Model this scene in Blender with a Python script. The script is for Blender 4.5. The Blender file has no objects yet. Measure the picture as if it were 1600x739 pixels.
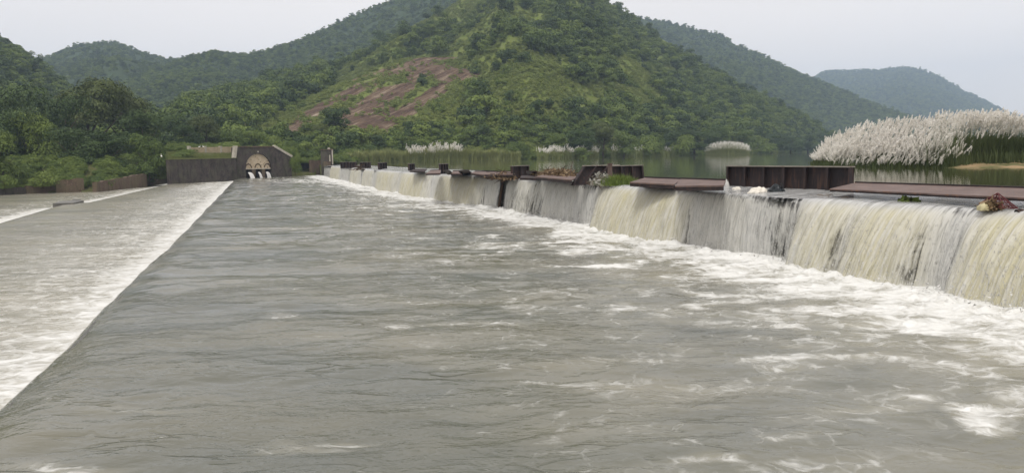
import bpy, math, random
import numpy as np
from mathutils import Matrix, Vector

random.seed(7)
RNG = np.random.default_rng(7)
scene = bpy.context.scene
col = scene.collection

# ------------------------------------------------------------------ camera
CAM_H = 4.1
FPX = 1200.0                       # focal length in photograph pixels (1600 wide)
ROLL = 0.0141
PITCH = math.atan(127.5 / FPX)
F_ = np.array([0, math.cos(PITCH), -math.sin(PITCH)])
U0 = np.array([0, math.sin(PITCH), math.cos(PITCH)])
X_ = np.array([1.0, 0, 0])
R_ = X_ * math.cos(ROLL) - U0 * math.sin(ROLL)
U_ = U0 * math.cos(ROLL) + X_ * math.sin(ROLL)
cam_data = bpy.data.cameras.new('camera')
cam_data.sensor_width = 36.0
cam_data.lens = 36.0 * FPX / 1600.0
cam_data.clip_start = 0.1
cam_data.clip_end = 30000
cam = bpy.data.objects.new('camera', cam_data)
col.objects.link(cam)
M = Matrix(((R_[0], U_[0], -F_[0], 0), (R_[1], U_[1], -F_[1], 0), (R_[2], U_[2], -F_[2], CAM_H), (0, 0, 0, 1)))
cam.matrix_world = M
scene.camera = cam

# ------------------------------------------------------------------ world, sun, exposure
SUN_EL, SUN_AZ = math.radians(66), math.radians(200)
world = bpy.data.worlds.new('World')
scene.world = world
world.use_nodes = True
wn = world.node_tree.nodes; wl = world.node_tree.links
wn.clear()
w_out = wn.new('ShaderNodeOutputWorld'); w_bg = wn.new('ShaderNodeBackground')
w_sky = wn.new('ShaderNodeTexSky')
w_sky.sky_type = 'NISHITA'; w_sky.sun_disc = False
w_sky.sun_elevation = SUN_EL; w_sky.sun_rotation = SUN_AZ
w_sky.air_density = 1.0; w_sky.dust_density = 4.0; w_sky.altitude = 50
w_mix = wn.new('ShaderNodeMixRGB'); w_mix.inputs[0].default_value = 0.86
w_mix.inputs[2].default_value = (8.5, 7.85, 7.4, 1)          # the even cloud deck
wl.new(w_sky.outputs[0], w_mix.inputs[1])
w_tc = wn.new('ShaderNodeTexCoord'); w_n = wn.new('ShaderNodeTexNoise')
w_n.inputs['Scale'].default_value = 1.6; w_n.inputs['Detail'].default_value = 3
w_mp = wn.new('ShaderNodeMapping'); w_mp.inputs['Scale'].default_value = (1, 1, 3.5)
wl.new(w_tc.outputs['Generated'], w_mp.inputs[0]); wl.new(w_mp.outputs[0], w_n.inputs['Vector'])
w_mr = wn.new('ShaderNodeMapRange'); w_mr.inputs[1].default_value = 0.3; w_mr.inputs[2].default_value = 0.7
w_mr.inputs[3].default_value = 0.95; w_mr.inputs[4].default_value = 1.05
wl.new(w_n.outputs[0], w_mr.inputs[0])
w_mul = wn.new('ShaderNodeVectorMath'); w_mul.operation = 'SCALE'
wl.new(w_mix.outputs[0], w_mul.inputs[0]); wl.new(w_mr.outputs[0], w_mul.inputs['Scale'])
wl.new(w_mul.outputs[0], w_bg.inputs['Color'])
w_bg.inputs['Strength'].default_value = 0.14
wl.new(w_bg.outputs[0], w_out.inputs[0])
sun_d = bpy.data.lights.new('sun', 'SUN')
sun_d.energy = 2.1; sun_d.angle = math.radians(16); sun_d.color = (1.0, 0.96, 0.9)
sun = bpy.data.objects.new('sun', sun_d); col.objects.link(sun)
sdir = Vector((math.sin(SUN_AZ) * math.cos(SUN_EL), math.cos(SUN_AZ) * math.cos(SUN_EL), math.sin(SUN_EL)))
sun.rotation_euler = (-sdir).to_track_quat('-Z', 'Y').to_euler()
scene.view_settings.view_transform = 'Standard'
scene.view_settings.look = 'None'
scene.view_settings.exposure = 0.0
scene.view_settings.gamma = 1
scene.render.engine = 'CYCLES'
scene.cycles.max_bounces = 6
scene.cycles.diffuse_bounces = 3
scene.cycles.glossy_bounces = 3
scene.cycles.transparent_max_bounces = 12
scene.cycles.volume_bounces = 3
scene.cycles.use_denoising = True

# ------------------------------------------------------------------ helpers
def un(px, py, z):
    """Photograph pixel to the point of the world at height z."""
    d = F_ + R_ * (px - 800) / FPX + U_ * (369.5 - py) / FPX
    t = (z - CAM_H) / d[2]
    return np.array([0, 0, CAM_H]) + d * t

def und(px, py, D):
    d = F_ + R_ * (px - 800) / FPX + U_ * (369.5 - py) / FPX
    return np.array([0, 0, CAM_H]) + d * (D / math.hypot(d[0], d[1]))

def pj(P):
    v = np.asarray(P, float) - np.array([0, 0, CAM_H])
    dz = v @ F_
    dz = np.where(dz < 0.5, 0.5, dz)
    return 800 + FPX * (v @ R_) / dz, 369.5 - FPX * (v @ U_) / dz

UW = np.array([-0.32185824, 0.94678787, 0.0])      # along the weir, away from the camera
NW = np.array([0.94678787, 0.32185824, 0.0])       # across it, upstream
ANG = math.atan2(UW[1], UW[0])
def P(s, w, z=0.0):
    return UW * s + NW * w + np.array([0, 0, z])

def _hash(ix, iy, seed):
    h = (ix.astype(np.int64) * 374761393 + iy.astype(np.int64) * 668265263 + seed * 1442695041) & 0xFFFFFFFF
    h = ((h ^ (h >> 13)) * 1274126177) & 0xFFFFFFFF
    h = h ^ (h >> 16)
    return (h & 0xFFFFFF) / float(0xFFFFFF)

def gn(x, y, seed=0):
    """gradient noise, about -0.7..0.7"""
    x = np.asarray(x, float); y = np.asarray(y, float)
    ix = np.floor(x); iy = np.floor(y); fx = x - ix; fy = y - iy
    def g(dx, dy):
        a = _hash(ix + dx, iy + dy, seed) * 2 * np.pi
        return np.cos(a) * (fx - dx) + np.sin(a) * (fy - dy)
    u = fx * fx * fx * (fx * (fx * 6 - 15) + 10); v = fy * fy * fy * (fy * (fy * 6 - 15) + 10)
    a = g(0, 0) * (1 - u) + g(1, 0) * u; b = g(0, 1) * (1 - u) + g(1, 1) * u
    return a * (1 - v) + b * v

def fbm(x, y, seed=0, oct=4, gain=0.5):
    r = 0; a = 1.0
    for k in range(oct):
        r = r + a * gn(x * 2 ** k + 17.3 * k, y * 2 ** k - 9.1 * k, seed + k * 31)
        a *= gain
    return r

def sstep(a, b, x):
    t = np.clip((np.asarray(x, float) - a) / (b - a), 0, 1)
    return t * t * (3 - 2 * t)

def mesh_np(name, V, Fc, mats, smooth=False, uv=None, attrs=None, mat_idx=None):
    V = np.asarray(V, np.float32); Fc = np.asarray(Fc, np.int32)
    me = bpy.data.meshes.new(name)
    n = Fc.shape[1]
    me.vertices.add(len(V)); me.vertices.foreach_set('co', V.ravel())
    me.loops.add(Fc.size); me.loops.foreach_set('vertex_index', Fc.ravel())
    me.polygons.add(len(Fc))
    me.polygons.foreach_set('loop_start', np.arange(0, Fc.size, n, dtype=np.int32))
    if smooth: me.polygons.foreach_set('use_smooth', np.ones(len(Fc), bool))
    if not isinstance(mats, (list, tuple)): mats = [mats]
    for m in mats: me.materials.append(m)
    if mat_idx is not None: me.polygons.foreach_set('material_index', np.asarray(mat_idx, np.int32))
    if uv is not None:
        l = me.uv_layers.new(name='UVMap')
        l.data.foreach_set('uv', np.asarray(uv, np.float32)[Fc.ravel()].ravel())
    for k, a in (attrs or {}).items():
        at = me.attributes.new(k, 'FLOAT', 'POINT'); at.data.foreach_set('value', np.asarray(a, np.float32))
    me.update(calc_edges=True)
    return me

def add(name, me, parent=None, loc=None, rotz=None):
    o = bpy.data.objects.new(name, me); col.objects.link(o)
    if parent: o.parent = parent
    if loc is not None: o.location = loc
    if rotz is not None: o.rotation_euler = (0, 0, rotz)
    return o

def tag(o, label=None, cat=None, group=None, kind=None):
    if label: o['label'] = label
    if cat: o['category'] = cat
    if group: o['group'] = group
    if kind: o['kind'] = kind
    return o

def empty(name, loc, rotz=0.0, label=None, cat=None, group=None):
    o = bpy.data.objects.new(name, None); col.objects.link(o)
    o.location = tuple(loc); o.rotation_euler = (0, 0, rotz); o.empty_display_size = 0.3
    return tag(o, label, cat, group)

def grid_faces(nr, nc):
    i = np.arange(nr - 1)[:, None] * nc + np.arange(nc - 1)[None, :]
    return np.stack([i, i + 1, i + nc + 1, i + nc], -1).reshape(-1, 4)

class MB:
    """collects quads/tris into one mesh"""
    def __init__(s): s.v = []; s.f = []
    def raw(s, vs, fs):
        k = len(s.v); s.v += [tuple(map(float, v)) for v in vs]; s.f += [tuple(k + i for i in f) for f in fs]
    def hexa(s, b, t):
        """four bottom points (ccw from above), four top points"""
        s.raw(list(b) + list(t), [(3, 2, 1, 0), (4, 5, 6, 7), (0, 1, 5, 4), (1, 2, 6, 5), (2, 3, 7, 6), (3, 0, 4, 7)])
    def box(s, c, sz, R=None):
        x, y, z = [a / 2 for a in sz]
        pts = [(-x, -y, -z), (x, -y, -z), (x, y, -z), (-x, y, -z), (-x, -y, z), (x, -y, z), (x, y, z), (-x, y, z)]
        pts = [Vector(p) for p in pts]
        if R is not None: pts = [R @ p for p in pts]
        pts = [tuple(p + Vector(c)) for p in pts]
        s.hexa(pts[:4], pts[4:])
    def tube(s, pts, rads, n=7):
        pts = [Vector(p) for p in pts]; rings = []
        for i, p in enumerate(pts):
            a = pts[max(i - 1, 0)]; b = pts[min(i + 1, len(pts) - 1)]
            d = (b - a).normalized()
            up = Vector((0, 0, 1)) if abs(d.z) < 0.9 else Vector((1, 0, 0))
            e1 = d.cross(up).normalized(); e2 = d.cross(e1)
            rings.append([p + (e1 * math.cos(2 * math.pi * k / n) + e2 * math.sin(2 * math.pi * k / n)) * rads[i] for k in range(n)])
        vs = [v for r in rings for v in r]; fs = []
        for i in range(len(pts) - 1):
            for k in range(n):
                fs.append((i * n + k, i * n + (k + 1) % n, (i + 1) * n + (k + 1) % n, (i + 1) * n + k))
        fs.append(tuple(range(n - 1, -1, -1))); fs.append(tuple((len(pts) - 1) * n + k for k in range(n)))
        s.raw(vs, fs)
    def mesh(s, name, mat, bevel=0.0, smooth=False):
        me = bpy.data.meshes.new(name); me.from_pydata(s.v, [], s.f); me.materials.append(mat)
        if bevel or True:
            import bmesh
            bm = bmesh.new(); bm.from_mesh(me)
            bmesh.ops.recalc_face_normals(bm, faces=bm.faces)
            if bevel:
                bmesh.ops.bevel(bm, geom=[e for e in bm.edges], offset=bevel, segments=1, affect='EDGES', clamp_overlap=True)
            bm.to_mesh(me); bm.free()
        if smooth:
            for p in me.polygons: p.use_smooth = True
        me.update(); return me

# ------------------------------------------------------------------ material helpers
class NT:
    def __init__(s, name, disp=False):
        s.m = bpy.data.materials.new(name); s.m.use_nodes = True
        s.n = s.m.node_tree.nodes; s.l = s.m.node_tree.links; s.n.clear()
        s.out = s.n.new('ShaderNodeOutputMaterial')
    def new(s, t, **kw):
        n = s.n.new(t)
        for k, v in kw.items(): setattr(n, k, v)
        return n
    def link(s, a, b): s.l.new(a, b)
    def coord(s, which='Object', scale=(1, 1, 1), rot=(0, 0, 0), loc=(0, 0, 0)):
        tc = s.new('ShaderNodeTexCoord'); mp = s.new('ShaderNodeMapping')
        mp.inputs['Scale'].default_value = scale; mp.inputs['Rotation'].default_value = rot; mp.inputs['Location'].default_value = loc
        s.link(tc.outputs[which], mp.inputs[0]); return mp.outputs[0]
    def pos(s, scale=(1, 1, 1), rot=(0, 0, 0)):
        g = s.new('ShaderNodeNewGeometry'); mp = s.new('ShaderNodeMapping')
        mp.inputs['Scale'].default_value = scale; mp.inputs['Rotation'].default_value = rot
        s.link(g.outputs['Position'], mp.inputs[0]); return mp.outputs[0]
    def noise(s, vec, scale=1, detail=4, rough=0.55, dist=0.0):
        n = s.new('ShaderNodeTexNoise'); n.inputs['Scale'].default_value = scale
        n.inputs['Detail'].default_value = detail; n.inputs['Roughness'].default_value = rough
        n.inputs['Distortion'].default_value = dist
        s.link(vec, n.inputs['Vector']); return n.outputs[0]
    def voro(s, vec, scale=1, feat='F1'):
        n = s.new('ShaderNodeTexVoronoi', feature=feat); n.inputs['Scale'].default_value = scale
        s.link(vec, n.inputs['Vector']); return n.outputs['Distance']
    def ramp(s, fac, stops):
        r = s.new('ShaderNodeValToRGB'); e = r.color_ramp.elements
        while len(e) < len(stops): e.new(0.5)
        for i, (p, c) in enumerate(stops):
            e[i].position = p; e[i].color = (c[0], c[1], c[2], 1) if hasattr(c, '__len__') else (c, c, c, 1)
        s.link(fac, r.inputs[0]); return r.outputs[0]
    def mr(s, v, a, b, c=0.0, d=1.0, smooth=False):
        n = s.new('ShaderNodeMapRange'); n.clamp = True
        if smooth: n.interpolation_type = 'SMOOTHSTEP'
        for i, x in enumerate((a, b, c, d)): n.inputs[i + 1].default_value = x
        s.link(v, n.inputs[0]); return n.outputs[0]
    def math(s, op, a, b=None):
        n = s.new('ShaderNodeMath', operation=op)
        for i, x in enumerate((a, b)):
            if x is None: continue
            if hasattr(x, 'is_linked') or hasattr(x, 'node'): s.link(x, n.inputs[i])
            else: n.inputs[i].default_value = x
        return n.outputs[0]
    def mix(s, fac, a, b, blend='MIX'):
        n = s.new('ShaderNodeMixRGB', blend_type=blend)
        for i, x in enumerate((fac, a, b)):
            if hasattr(x, 'node'): s.link(x, n.inputs[i])
            elif hasattr(x, '__len__'): n.inputs[i].default_value = (x[0], x[1], x[2], 1)
            else: n.inputs[i].default_value = x if i == 0 else (x, x, x, 1)
        return n.outputs[0]
    def attr(s, name):
        n = s.new('ShaderNodeAttribute'); n.attribute_name = name; return n.outputs['Fac']
    def bump(s, h, strength=0.5, dist=0.1):
        b = s.new('ShaderNodeBump'); b.inputs['Strength'].default_value = strength; b.inputs['Distance'].default_value = dist
        s.link(h, b.inputs['Height']); return b.outputs[0]
    def bsdf(s, color, rough=0.8, normal=None, spec=0.5, alpha=None, metal=0.0, ior=None):
        b = s.new('ShaderNodeBsdfPrincipled')
        for k, x in (('Base Color', color), ('Roughness', rough), ('Normal', normal), ('Alpha', alpha), ('Metallic', metal), ('Specular IOR Level', spec), ('IOR', ior)):
            if x is None: continue
            if hasattr(x, 'node'): s.link(x, b.inputs[k])
            elif hasattr(x, '__len__'): b.inputs[k].default_value = (x[0], x[1], x[2], 1)
            else: b.inputs[k].default_value = x
        s.link(b.outputs[0], s.out.inputs[0]); return b

# --- water of the apron: muddy, rippled, foam given by the vertex attribute "foam"
def mat_water(name, base_a, base_b, foam_col=(0.66, 0.67, 0.655), rip=1.0, rough=0.09):
    t = NT(name)
    big = t.noise(t.pos(scale=(0.13, 0.22, 1)), 1, 3, 0.5)
    base = t.mix(t.mr(big, 0.35, 0.65), base_a, base_b)
    fa = t.attr('foam')
    # warped domain so that the foam swirls
    pp = t.pos(scale=(0.9, 1.15, 1))
    wn_ = t.new('ShaderNodeTexNoise'); wn_.inputs['Scale'].default_value = 0.9; wn_.inputs['Detail'].default_value = 4
    t.link(pp, wn_.inputs['Vector'])
    vm = t.new('ShaderNodeVectorMath', operation='MULTIPLY_ADD'); vm.inputs[1].default_value = (1.5, 1.5, 0); t.link(wn_.outputs['Color'], vm.inputs[0]); t.link(pp, vm.inputs[2])
    n1 = t.noise(vm.outputs[0], 0.8, 8, 0.62)
    n2 = t.noise(vm.outputs[0], 3.4, 6, 0.66)
    def lace(sc, w):
        vo = t.new('ShaderNodeTexVoronoi', feature='DISTANCE_TO_EDGE'); vo.inputs['Scale'].default_value = sc
        t.link(vm.outputs[0], vo.inputs['Vector']); return t.mr(vo.outputs['Distance'], 0.0, w, 1.0, 0.0, True)
    lc = t.math('ADD', t.math('MULTIPLY', lace(1.15, 0.22), 0.6), t.math('MULTIPLY', lace(3.1, 0.2), 0.4))
    s1 = t.math('ADD', t.math('MULTIPLY', n1, 0.50), t.math('MULTIPLY', n2, 0.42))
    s1 = t.math('ADD', s1, t.math('MULTIPLY', lc, 0.20))
    thr = t.math('ADD', t.math('MULTIPLY', s1, 1.45), t.math('MULTIPLY', fa, 0.82))
    foam = t.mr(thr, 1.06, 1.62, 0, 1, True)
    foam = t.math('MULTIPLY', foam, t.mr(n2, 0.25, 0.6, 0.72, 1.0))
    silt = t.mix(t.math('MULTIPLY', t.mr(fa, 0.15, 0.9), 0.75), base, (0.37, 0.355, 0.29))   # aerated silt round the foam
    colr = t.mix(foam, silt, foam_col)
    r = t.mr(foam, 0, 1, rough, 0.7)
    pa = t.mr(t.noise(t.pos(scale=(0.10, 0.17, 1)), 1.0, 3, 0.5, 0.5), 0.34, 0.66, 0.30, 1.0, True)
    h1 = t.noise(t.pos(scale=(0.8, 1.3, 1), rot=(0, 0, 0.12)), 1.15, 4, 0.55, 0.5)
    h2 = t.noise(t.pos(scale=(1.6, 2.6, 1)), 3.0, 3, 0.6, 0.2)
    cr = t.noise(t.pos(scale=(0.55, 1.7, 1), rot=(0, 0, 0.16)), 1.0, 2, 0.5, 0.5)
    crease = t.mr(t.math('ABSOLUTE', t.math('SUBTRACT', cr, 0.5)), 0.0, 0.035, 1.0, 0.0, True)
    cp = t.math('MULTIPLY', t.mr(t.noise(t.pos(scale=(0.13, 0.26, 1)), 1.0, 2), 0.44, 0.60), t.mr(t.noise(t.pos(scale=(0.7, 1.6, 1)), 1.0, 3), 0.44, 0.60))
    hh = t.math('MULTIPLY', t.math('ADD', h1, t.math('MULTIPLY', h2, 0.30)), pa)
    hh = t.math('SUBTRACT', hh, t.math('MULTIPLY', t.math('MULTIPLY', crease, cp), 0.38))
    hh = t.math('ADD', hh, t.math('MULTIPLY', foam, 0.45))
    nb = t.bump(hh, 1.0, 0.085 * rip)
    t.bsdf(colr, r, nb, 0.5, ior=1.33)
    return t.m

M_apron = mat_water('muddy rippled water', (0.100, 0.109, 0.096), (0.150, 0.146, 0.110))
M_pool = mat_water('foamy pool water', (0.27, 0.255, 0.20), (0.185, 0.18, 0.148), rip=0.7, rough=0.2)

def mat_river():
    t = NT('calm green river water')
    big = t.noise(t.pos(scale=(0.02, 0.05, 1)), 1, 3)
    c = t.mix(t.mr(big, 0.3, 0.7), (0.060, 0.070, 0.030), (0.078, 0.082, 0.036))
    h = t.noise(t.pos(scale=(0.5, 1.6, 1)), 1.5, 4, 0.55, 0.3)
    t.bsdf(c, 0.04, t.bump(h, 0.12, 0.03), 0.5, ior=1.33)
    return t.m
M_river = mat_river()

def mat_fall():
    t = NT('falling water')
    uv = t.new('ShaderNodeUVMap'); uv.uv_map = 'UVMap'
    def uvn(sc, scale, det, rough=0.6, dist=0.0):
        mp = t.new('ShaderNodeMapping'); mp.inputs['Scale'].default_value = sc
        t.link(uv.outputs[0], mp.inputs[0]); return t.noise(mp.outputs[0], scale, det, rough, dist)
    th = t.attr('thick'); dr = t.attr('drop'); ye = t.attr('tint')
    st1 = uvn((6.0, 0.50, 1), 1, 5, 0.58, 0.5)
    st2 = uvn((17.0, 1.3, 1), 1, 5, 0.6, 0.5)
    blob = uvn((2.6, 1.7, 1), 1, 6, 0.62, 0.9)
    st = t.math('ADD', t.math('MULTIPLY', st1, 0.74), t.math('MULTIPLY', st2, 0.26))
    mud = t.mix(ye, (0.48, 0.48, 0.455), (0.44, 0.415, 0.275))
    wht = t.mix(t.mr(st, 0.40, 0.66), mud, (0.51, 0.51, 0.48))
    dark = t.mix(t.mr(st2, 0.30, 0.52, 1, 0), wht, t.mix(ye, (0.27, 0.275, 0.27), (0.34, 0.32, 0.215)))
    # the still smooth sheet on the crest is darker and glossy
    crest = t.mix(t.mr(st1, 0.35, 0.62), (0.16, 0.165, 0.16), (0.52, 0.53, 0.53))
    c = t.mix(t.mr(dr, 0.0, 0.22, 1, 0, True), dark, crest)
    # holes show the wet wall behind
    a0 = t.math('ADD', t.math('MULTIPLY', st, 0.75), t.math('MULTIPLY', blob, 0.55))
    a1 = t.math('ADD', a0, t.math('MULTIPLY', th, 0.75))
    al = t.mr(a1, 0.72, 1.02, 0.0, 1.0, True)
    nb = t.bump(st, 1.0, 0.06)
    r = t.mr(dr, 0.0, 0.2, 0.12, 0.55)
    b = t.bsdf(c, r, nb, 0.4, alpha=al)
    return t.m
M_fall = mat_fall()

def mat_spray(name='splash foam', c=(0.66, 0.66, 0.64)):
    t = NT(name)
    h = t.noise(t.pos(), 14, 5, 0.65)
    t.bsdf(t.mix(t.mr(h, 0.3, 0.7), tuple(x * 0.9 for x in c), c), 0.8, t.bump(h, 0.7, 0.05), 0.2)
    return t.m
M_spray = mat_spray()

def mat_concrete(name, a, b, streak=0.6, rough=0.85, wet=False, moss=0.0):
    t = NT(name)
    n1 = t.noise(t.pos(), 0.6, 8, 0.65); n2 = t.noise(t.pos(scale=(1.1, 1.1, 0.30)), 1.2, 8, 0.7, 0.6); n3 = t.noise(t.pos(), 7, 5, 0.6)
    c = t.mix(t.mr(n1, 0.3, 0.7), a, b)
    c = t.mix(t.math('MULTIPLY', t.mr(n2, 0.48, 0.66), streak), c, tuple(x * 0.35 for x in a))
    c = t.mix(t.math('MULTIPLY', t.mr(n3, 0.57, 0.70), 0.65), c, tuple(min(1, x * 2.3) for x in b))
    if moss: c = t.mix(t.math('MULTIPLY', t.mr(n1, 0.45, 0.6), moss), c, (0.05, 0.075, 0.025))
    t.bsdf(c, rough, t.bump(t.math('ADD', n3, n1), 0.7, 0.08), 0.5 if wet else 0.25)
    return t.m
M_wetwall = mat_concrete('wet dark weir concrete', (0.035, 0.034, 0.034), (0.10, 0.095, 0.09), 0.7, 0.35, True, 0.3)
M_darkstone = mat_concrete('black stained masonry', (0.038, 0.031, 0.030), (0.105, 0.086, 0.076), 0.75, 0.9, False, 0.25)
M_brownstone = mat_concrete('brown eroded masonry', (0.085, 0.060, 0.045), (0.16, 0.115, 0.08), 0.6, 0.9, False, 0.3)
M_palestone = mat_concrete('pale weathered coping', (0.34, 0.31, 0.26), (0.47, 0.44, 0.37), 0.3, 0.85)
M_sill = mat_concrete('wet concrete sill', (0.07, 0.068, 0.06), (0.13, 0.125, 0.11), 0.5, 0.4, True)

def mat_archpanel():
    t = NT('pitted cream stone')
    n = t.noise(t.pos(), 1.1, 6, 0.6)
    v = t.voro(t.pos(scale=(1, 1, 1.2)), 2.2)
    c = t.mix(t.mr(n, 0.3, 0.7), (0.46, 0.37, 0.25), (0.60, 0.51, 0.38))
    c = t.mix(t.mr(v, 0.17, 0.27, 1, 0), c, (0.05, 0.04, 0.03))
    t.bsdf(c, 0.9, t.bump(n, 0.5, 0.05), 0.2); return t.m
M_arch = mat_archpanel()

def mat_rust(name, a, b, c3, rough=0.7):
    t = NT(name)
    n1 = t.noise(t.coord(), 1.3, 7, 0.65); n2 = t.noise(t.coord(scale=(6, 6, 0.8)), 1.5, 5, 0.6); n3 = t.noise(t.coord(), 18, 4, 0.6)
    c = t.mix(t.mr(n1, 0.32, 0.68), a, b)
    c = t.mix(t.math('MULTIPLY', t.mr(n2, 0.5, 0.68), 0.7), c, c3)
    t.bsdf(c, rough, t.bump(t.math('ADD', n3, n1), 0.6, 0.015), 0.35); return t.m
M_steel = mat_rust('dark rusted steel', (0.013, 0.010, 0.012), (0.032, 0.022, 0.022), (0.075, 0.038, 0.026))
M_rust = mat_rust('rust brown steel plate', (0.070, 0.046, 0.040), (0.150, 0.108, 0.098), (0.20, 0.105, 0.06), 0.6)
M_edge = mat_rust('worn pale steel edge', (0.16, 0.15, 0.13), (0.24, 0.22, 0.19), (0.12, 0.08, 0.06))  # paler tone for the top flanges of the gates

def mat_leaf(name, a, b, trans=0.14, var=0.5):
    t = NT(name)
    oi = t.new('ShaderNodeObjectInfo'); lv = t.attr('leafvar')
    n = t.noise(t.pos(), 0.13, 3, 0.6)
    f = t.math('ADD', t.math('MULTIPLY', lv, 0.45), t.math('MULTIPLY', oi.outputs['Random'], 0.55))
    c = t.mix(f, a, b)
    c = t.mix(t.math('MULTIPLY', t.mr(n, 0.5, 0.72), 0.35), c, tuple(x * 1.25 for x in b))
    d = t.new('ShaderNodeBsdfPrincipled'); d.inputs['Roughness'].default_value = 0.6; d.inputs['Specular IOR Level'].default_value = 0.25
    t.link(c, d.inputs['Base Color'])
    tr = t.new('ShaderNodeBsdfTranslucent'); t.link(c, tr.inputs['Color'])
    mx = t.new('ShaderNodeMixShader'); mx.inputs[0].default_value = trans
    t.link(d.outputs[0], mx.inputs[1]); t.link(tr.outputs[0], mx.inputs[2]); t.link(mx.outputs[0], t.out.inputs[0])
    return t.m
M_leaf_dark = mat_leaf('dark broad leaves', (0.020, 0.042, 0.014), (0.080, 0.125, 0.030))
M_leaf_mid = mat_leaf('green broad leaves', (0.046, 0.082, 0.019), (0.155, 0.210, 0.042))
M_leaf_olive = mat_leaf('feathery olive leaves', (0.040, 0.062, 0.018), (0.135, 0.165, 0.045))
M_leaf_lime = mat_leaf('fresh green leaves', (0.080, 0.125, 0.026), (0.175, 0.23, 0.048))
M_leaf_scrub = mat_leaf('scrub leaves', (0.125, 0.170, 0.038), (0.23, 0.27, 0.068))
M_blade = mat_leaf('reed blades', (0.055, 0.085, 0.025), (0.13, 0.155, 0.06), 0.3)
M_reed = mat_leaf('yellow green reeds', (0.16, 0.20, 0.06), (0.30, 0.32, 0.13), 0.3)
M_lawn = mat_leaf('short lawn grass', (0.12, 0.15, 0.04), (0.19, 0.21, 0.07), 0.3)
M_plume = mat_leaf('white silky plumes', (0.78, 0.75, 0.69), (0.93, 0.92, 0.89), 0.35)

def mat_bark():
    t = NT('bark'); n = t.noise(t.coord(scale=(3, 3, 0.6)), 3, 5)
    t.bsdf(t.mix(n, (0.05, 0.038, 0.028), (0.13, 0.10, 0.075)), 0.9, t.bump(n, 0.6, 0.05), 0.2); return t.m
M_bark = mat_bark()

def mat_hill(name, a, b, c3):
    t = NT(name)
    n1 = t.noise(t.pos(), 0.022, 6, 0.6); n2 = t.noise(t.pos(), 0.35, 6, 0.7)
    c = t.mix(t.mr(n1, 0.35, 0.65), a, b)
    c = t.mix(t.math('MULTIPLY', t.mr(n2, 0.42, 0.66), 0.8), c, c3)
    # bare rock given by the vertex attribute "rock"
    rk = t.attr('rock')
    mp2 = t.new('ShaderNodeMapping'); mp2.inputs['Scale'].default_value = (0.035, 0.008, 0.34)
    t.link(t.pos(rot=(0, 0.60, 0)), mp2.inputs[0]); rn = t.noise(mp2.outputs[0], 1.3, 9, 0.72, 0.4)
    mp3 = t.new('ShaderNodeMapping'); mp3.inputs['Scale'].default_value = (0.20, 0.05, 0.9)
    t.link(t.pos(rot=(0, 0.60, 0)), mp3.inputs[0]); rn3 = t.noise(mp3.outputs[0], 1.0, 6, 0.7)
    rn = t.math('ADD', t.math('MULTIPLY', rn, 0.6), t.math('MULTIPLY', rn3, 0.4))
    rc = t.ramp(rn, [(0.38, (0.035, 0.023, 0.021)), (0.46, (0.080, 0.050, 0.037)), (0.53, (0.130, 0.092, 0.062)), (0.59, (0.23, 0.18, 0.13)), (0.65, (0.31, 0.27, 0.21))])
    m = t.mr(t.math('ADD', t.math('ADD', rk, t.math('MULTIPLY', t.math('SUBTRACT', n2, 0.5), 1.2)), t.math('MULTIPLY', t.math('SUBTRACT', rn, 0.5), 2.6)), 0.40, 0.68)
    c = t.mix(m, c, rc)
    t.bsdf(c, 0.95, t.bump(t.math('ADD', n2, rn), 0.9, 1.2), 0.1); return t.m
M_hill = mat_hill('green hill slope', (0.100, 0.145, 0.034), (0.150, 0.190, 0.046), (0.17, 0.18, 0.065))
M_hillfar = mat_hill('distant wooded hill', (0.030, 0.050, 0.025), (0.045, 0.068, 0.030), (0.06, 0.08, 0.035))
M_land = mat_hill('weedy riverbank soil', (0.070, 0.090, 0.03), (0.10, 0.105, 0.04), (0.13, 0.12, 0.055))

def mat_sand():
    t = NT('sandy bank'); n = t.noise(t.pos(), 0.5, 6); n2 = t.noise(t.pos(), 6, 4)
    c = t.mix(t.mr(n, 0.4, 0.62), (0.30, 0.215, 0.125), (0.10, 0.105, 0.045))
    t.bsdf(c, 0.95, t.bump(n2, 0.5, 0.05), 0.1); return t.m
M_sand = mat_sand()
def mat_plain(name, c, rough=0.7, c2=None, sc=8):
    t = NT(name); n = t.noise(t.coord(), sc, 4)
    t.bsdf(t.mix(n, c, c2 or tuple(x * 0.6 for x in c)), rough, t.bump(n, 0.4, 0.02), 0.3); return t.m

# ------------------------------------------------------------------ lines of the weir
def line(xs, ys):
    return lambda v: np.interp(v, xs, ys)
w_lip = line([-40, 14, 17, 23, 30, 40, 56, 75, 95, 177], [22.5, 20.6, 20.2, 19.5, 18.9, 18.9, 18.8, 16.9, 16.0, 15.6])
w_toe = line([-40, 14, 20, 56, 75, 95, 177], [17.9, 17.8, 17.95, 17.75, 16.4, 15.5, 14.9])
def w_e1(s):
    s = np.asarray(s, float)
    return np.interp(s, [-60, 15, 46, 81, 151, 175], [-4.6, -4.2, -3.7, -3.4, -2.8, -2.6]) + 0.16 * gn(s * 0.13, s * 0 + 2.2, 3) + 0.05 * gn(s * 0.7, s * 0 + 4.2, 3)
def w_e2(s):
    return np.interp(s, [-60, 60, 91, 92.5, 94, 138, 160], [-17.0, -17.9, -19.0, -19.0, -17.2, -15.4, -14.4])
S_END = 172.0
Z_UP, Z_CREST, Z_P1, Z_P2 = 2.6, 2.2, -0.4, -0.85

# ground sheet to the horizon
g = 9000
me = mesh_np('ground', [(-g, -g, -4), (g, -g, -4), (g, g, -4), (-g, g, -4)], [(0, 1, 2, 3)], M_land, attrs={'rock': [0] * 4})
tag(add('ground', me), kind='structure')

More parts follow.
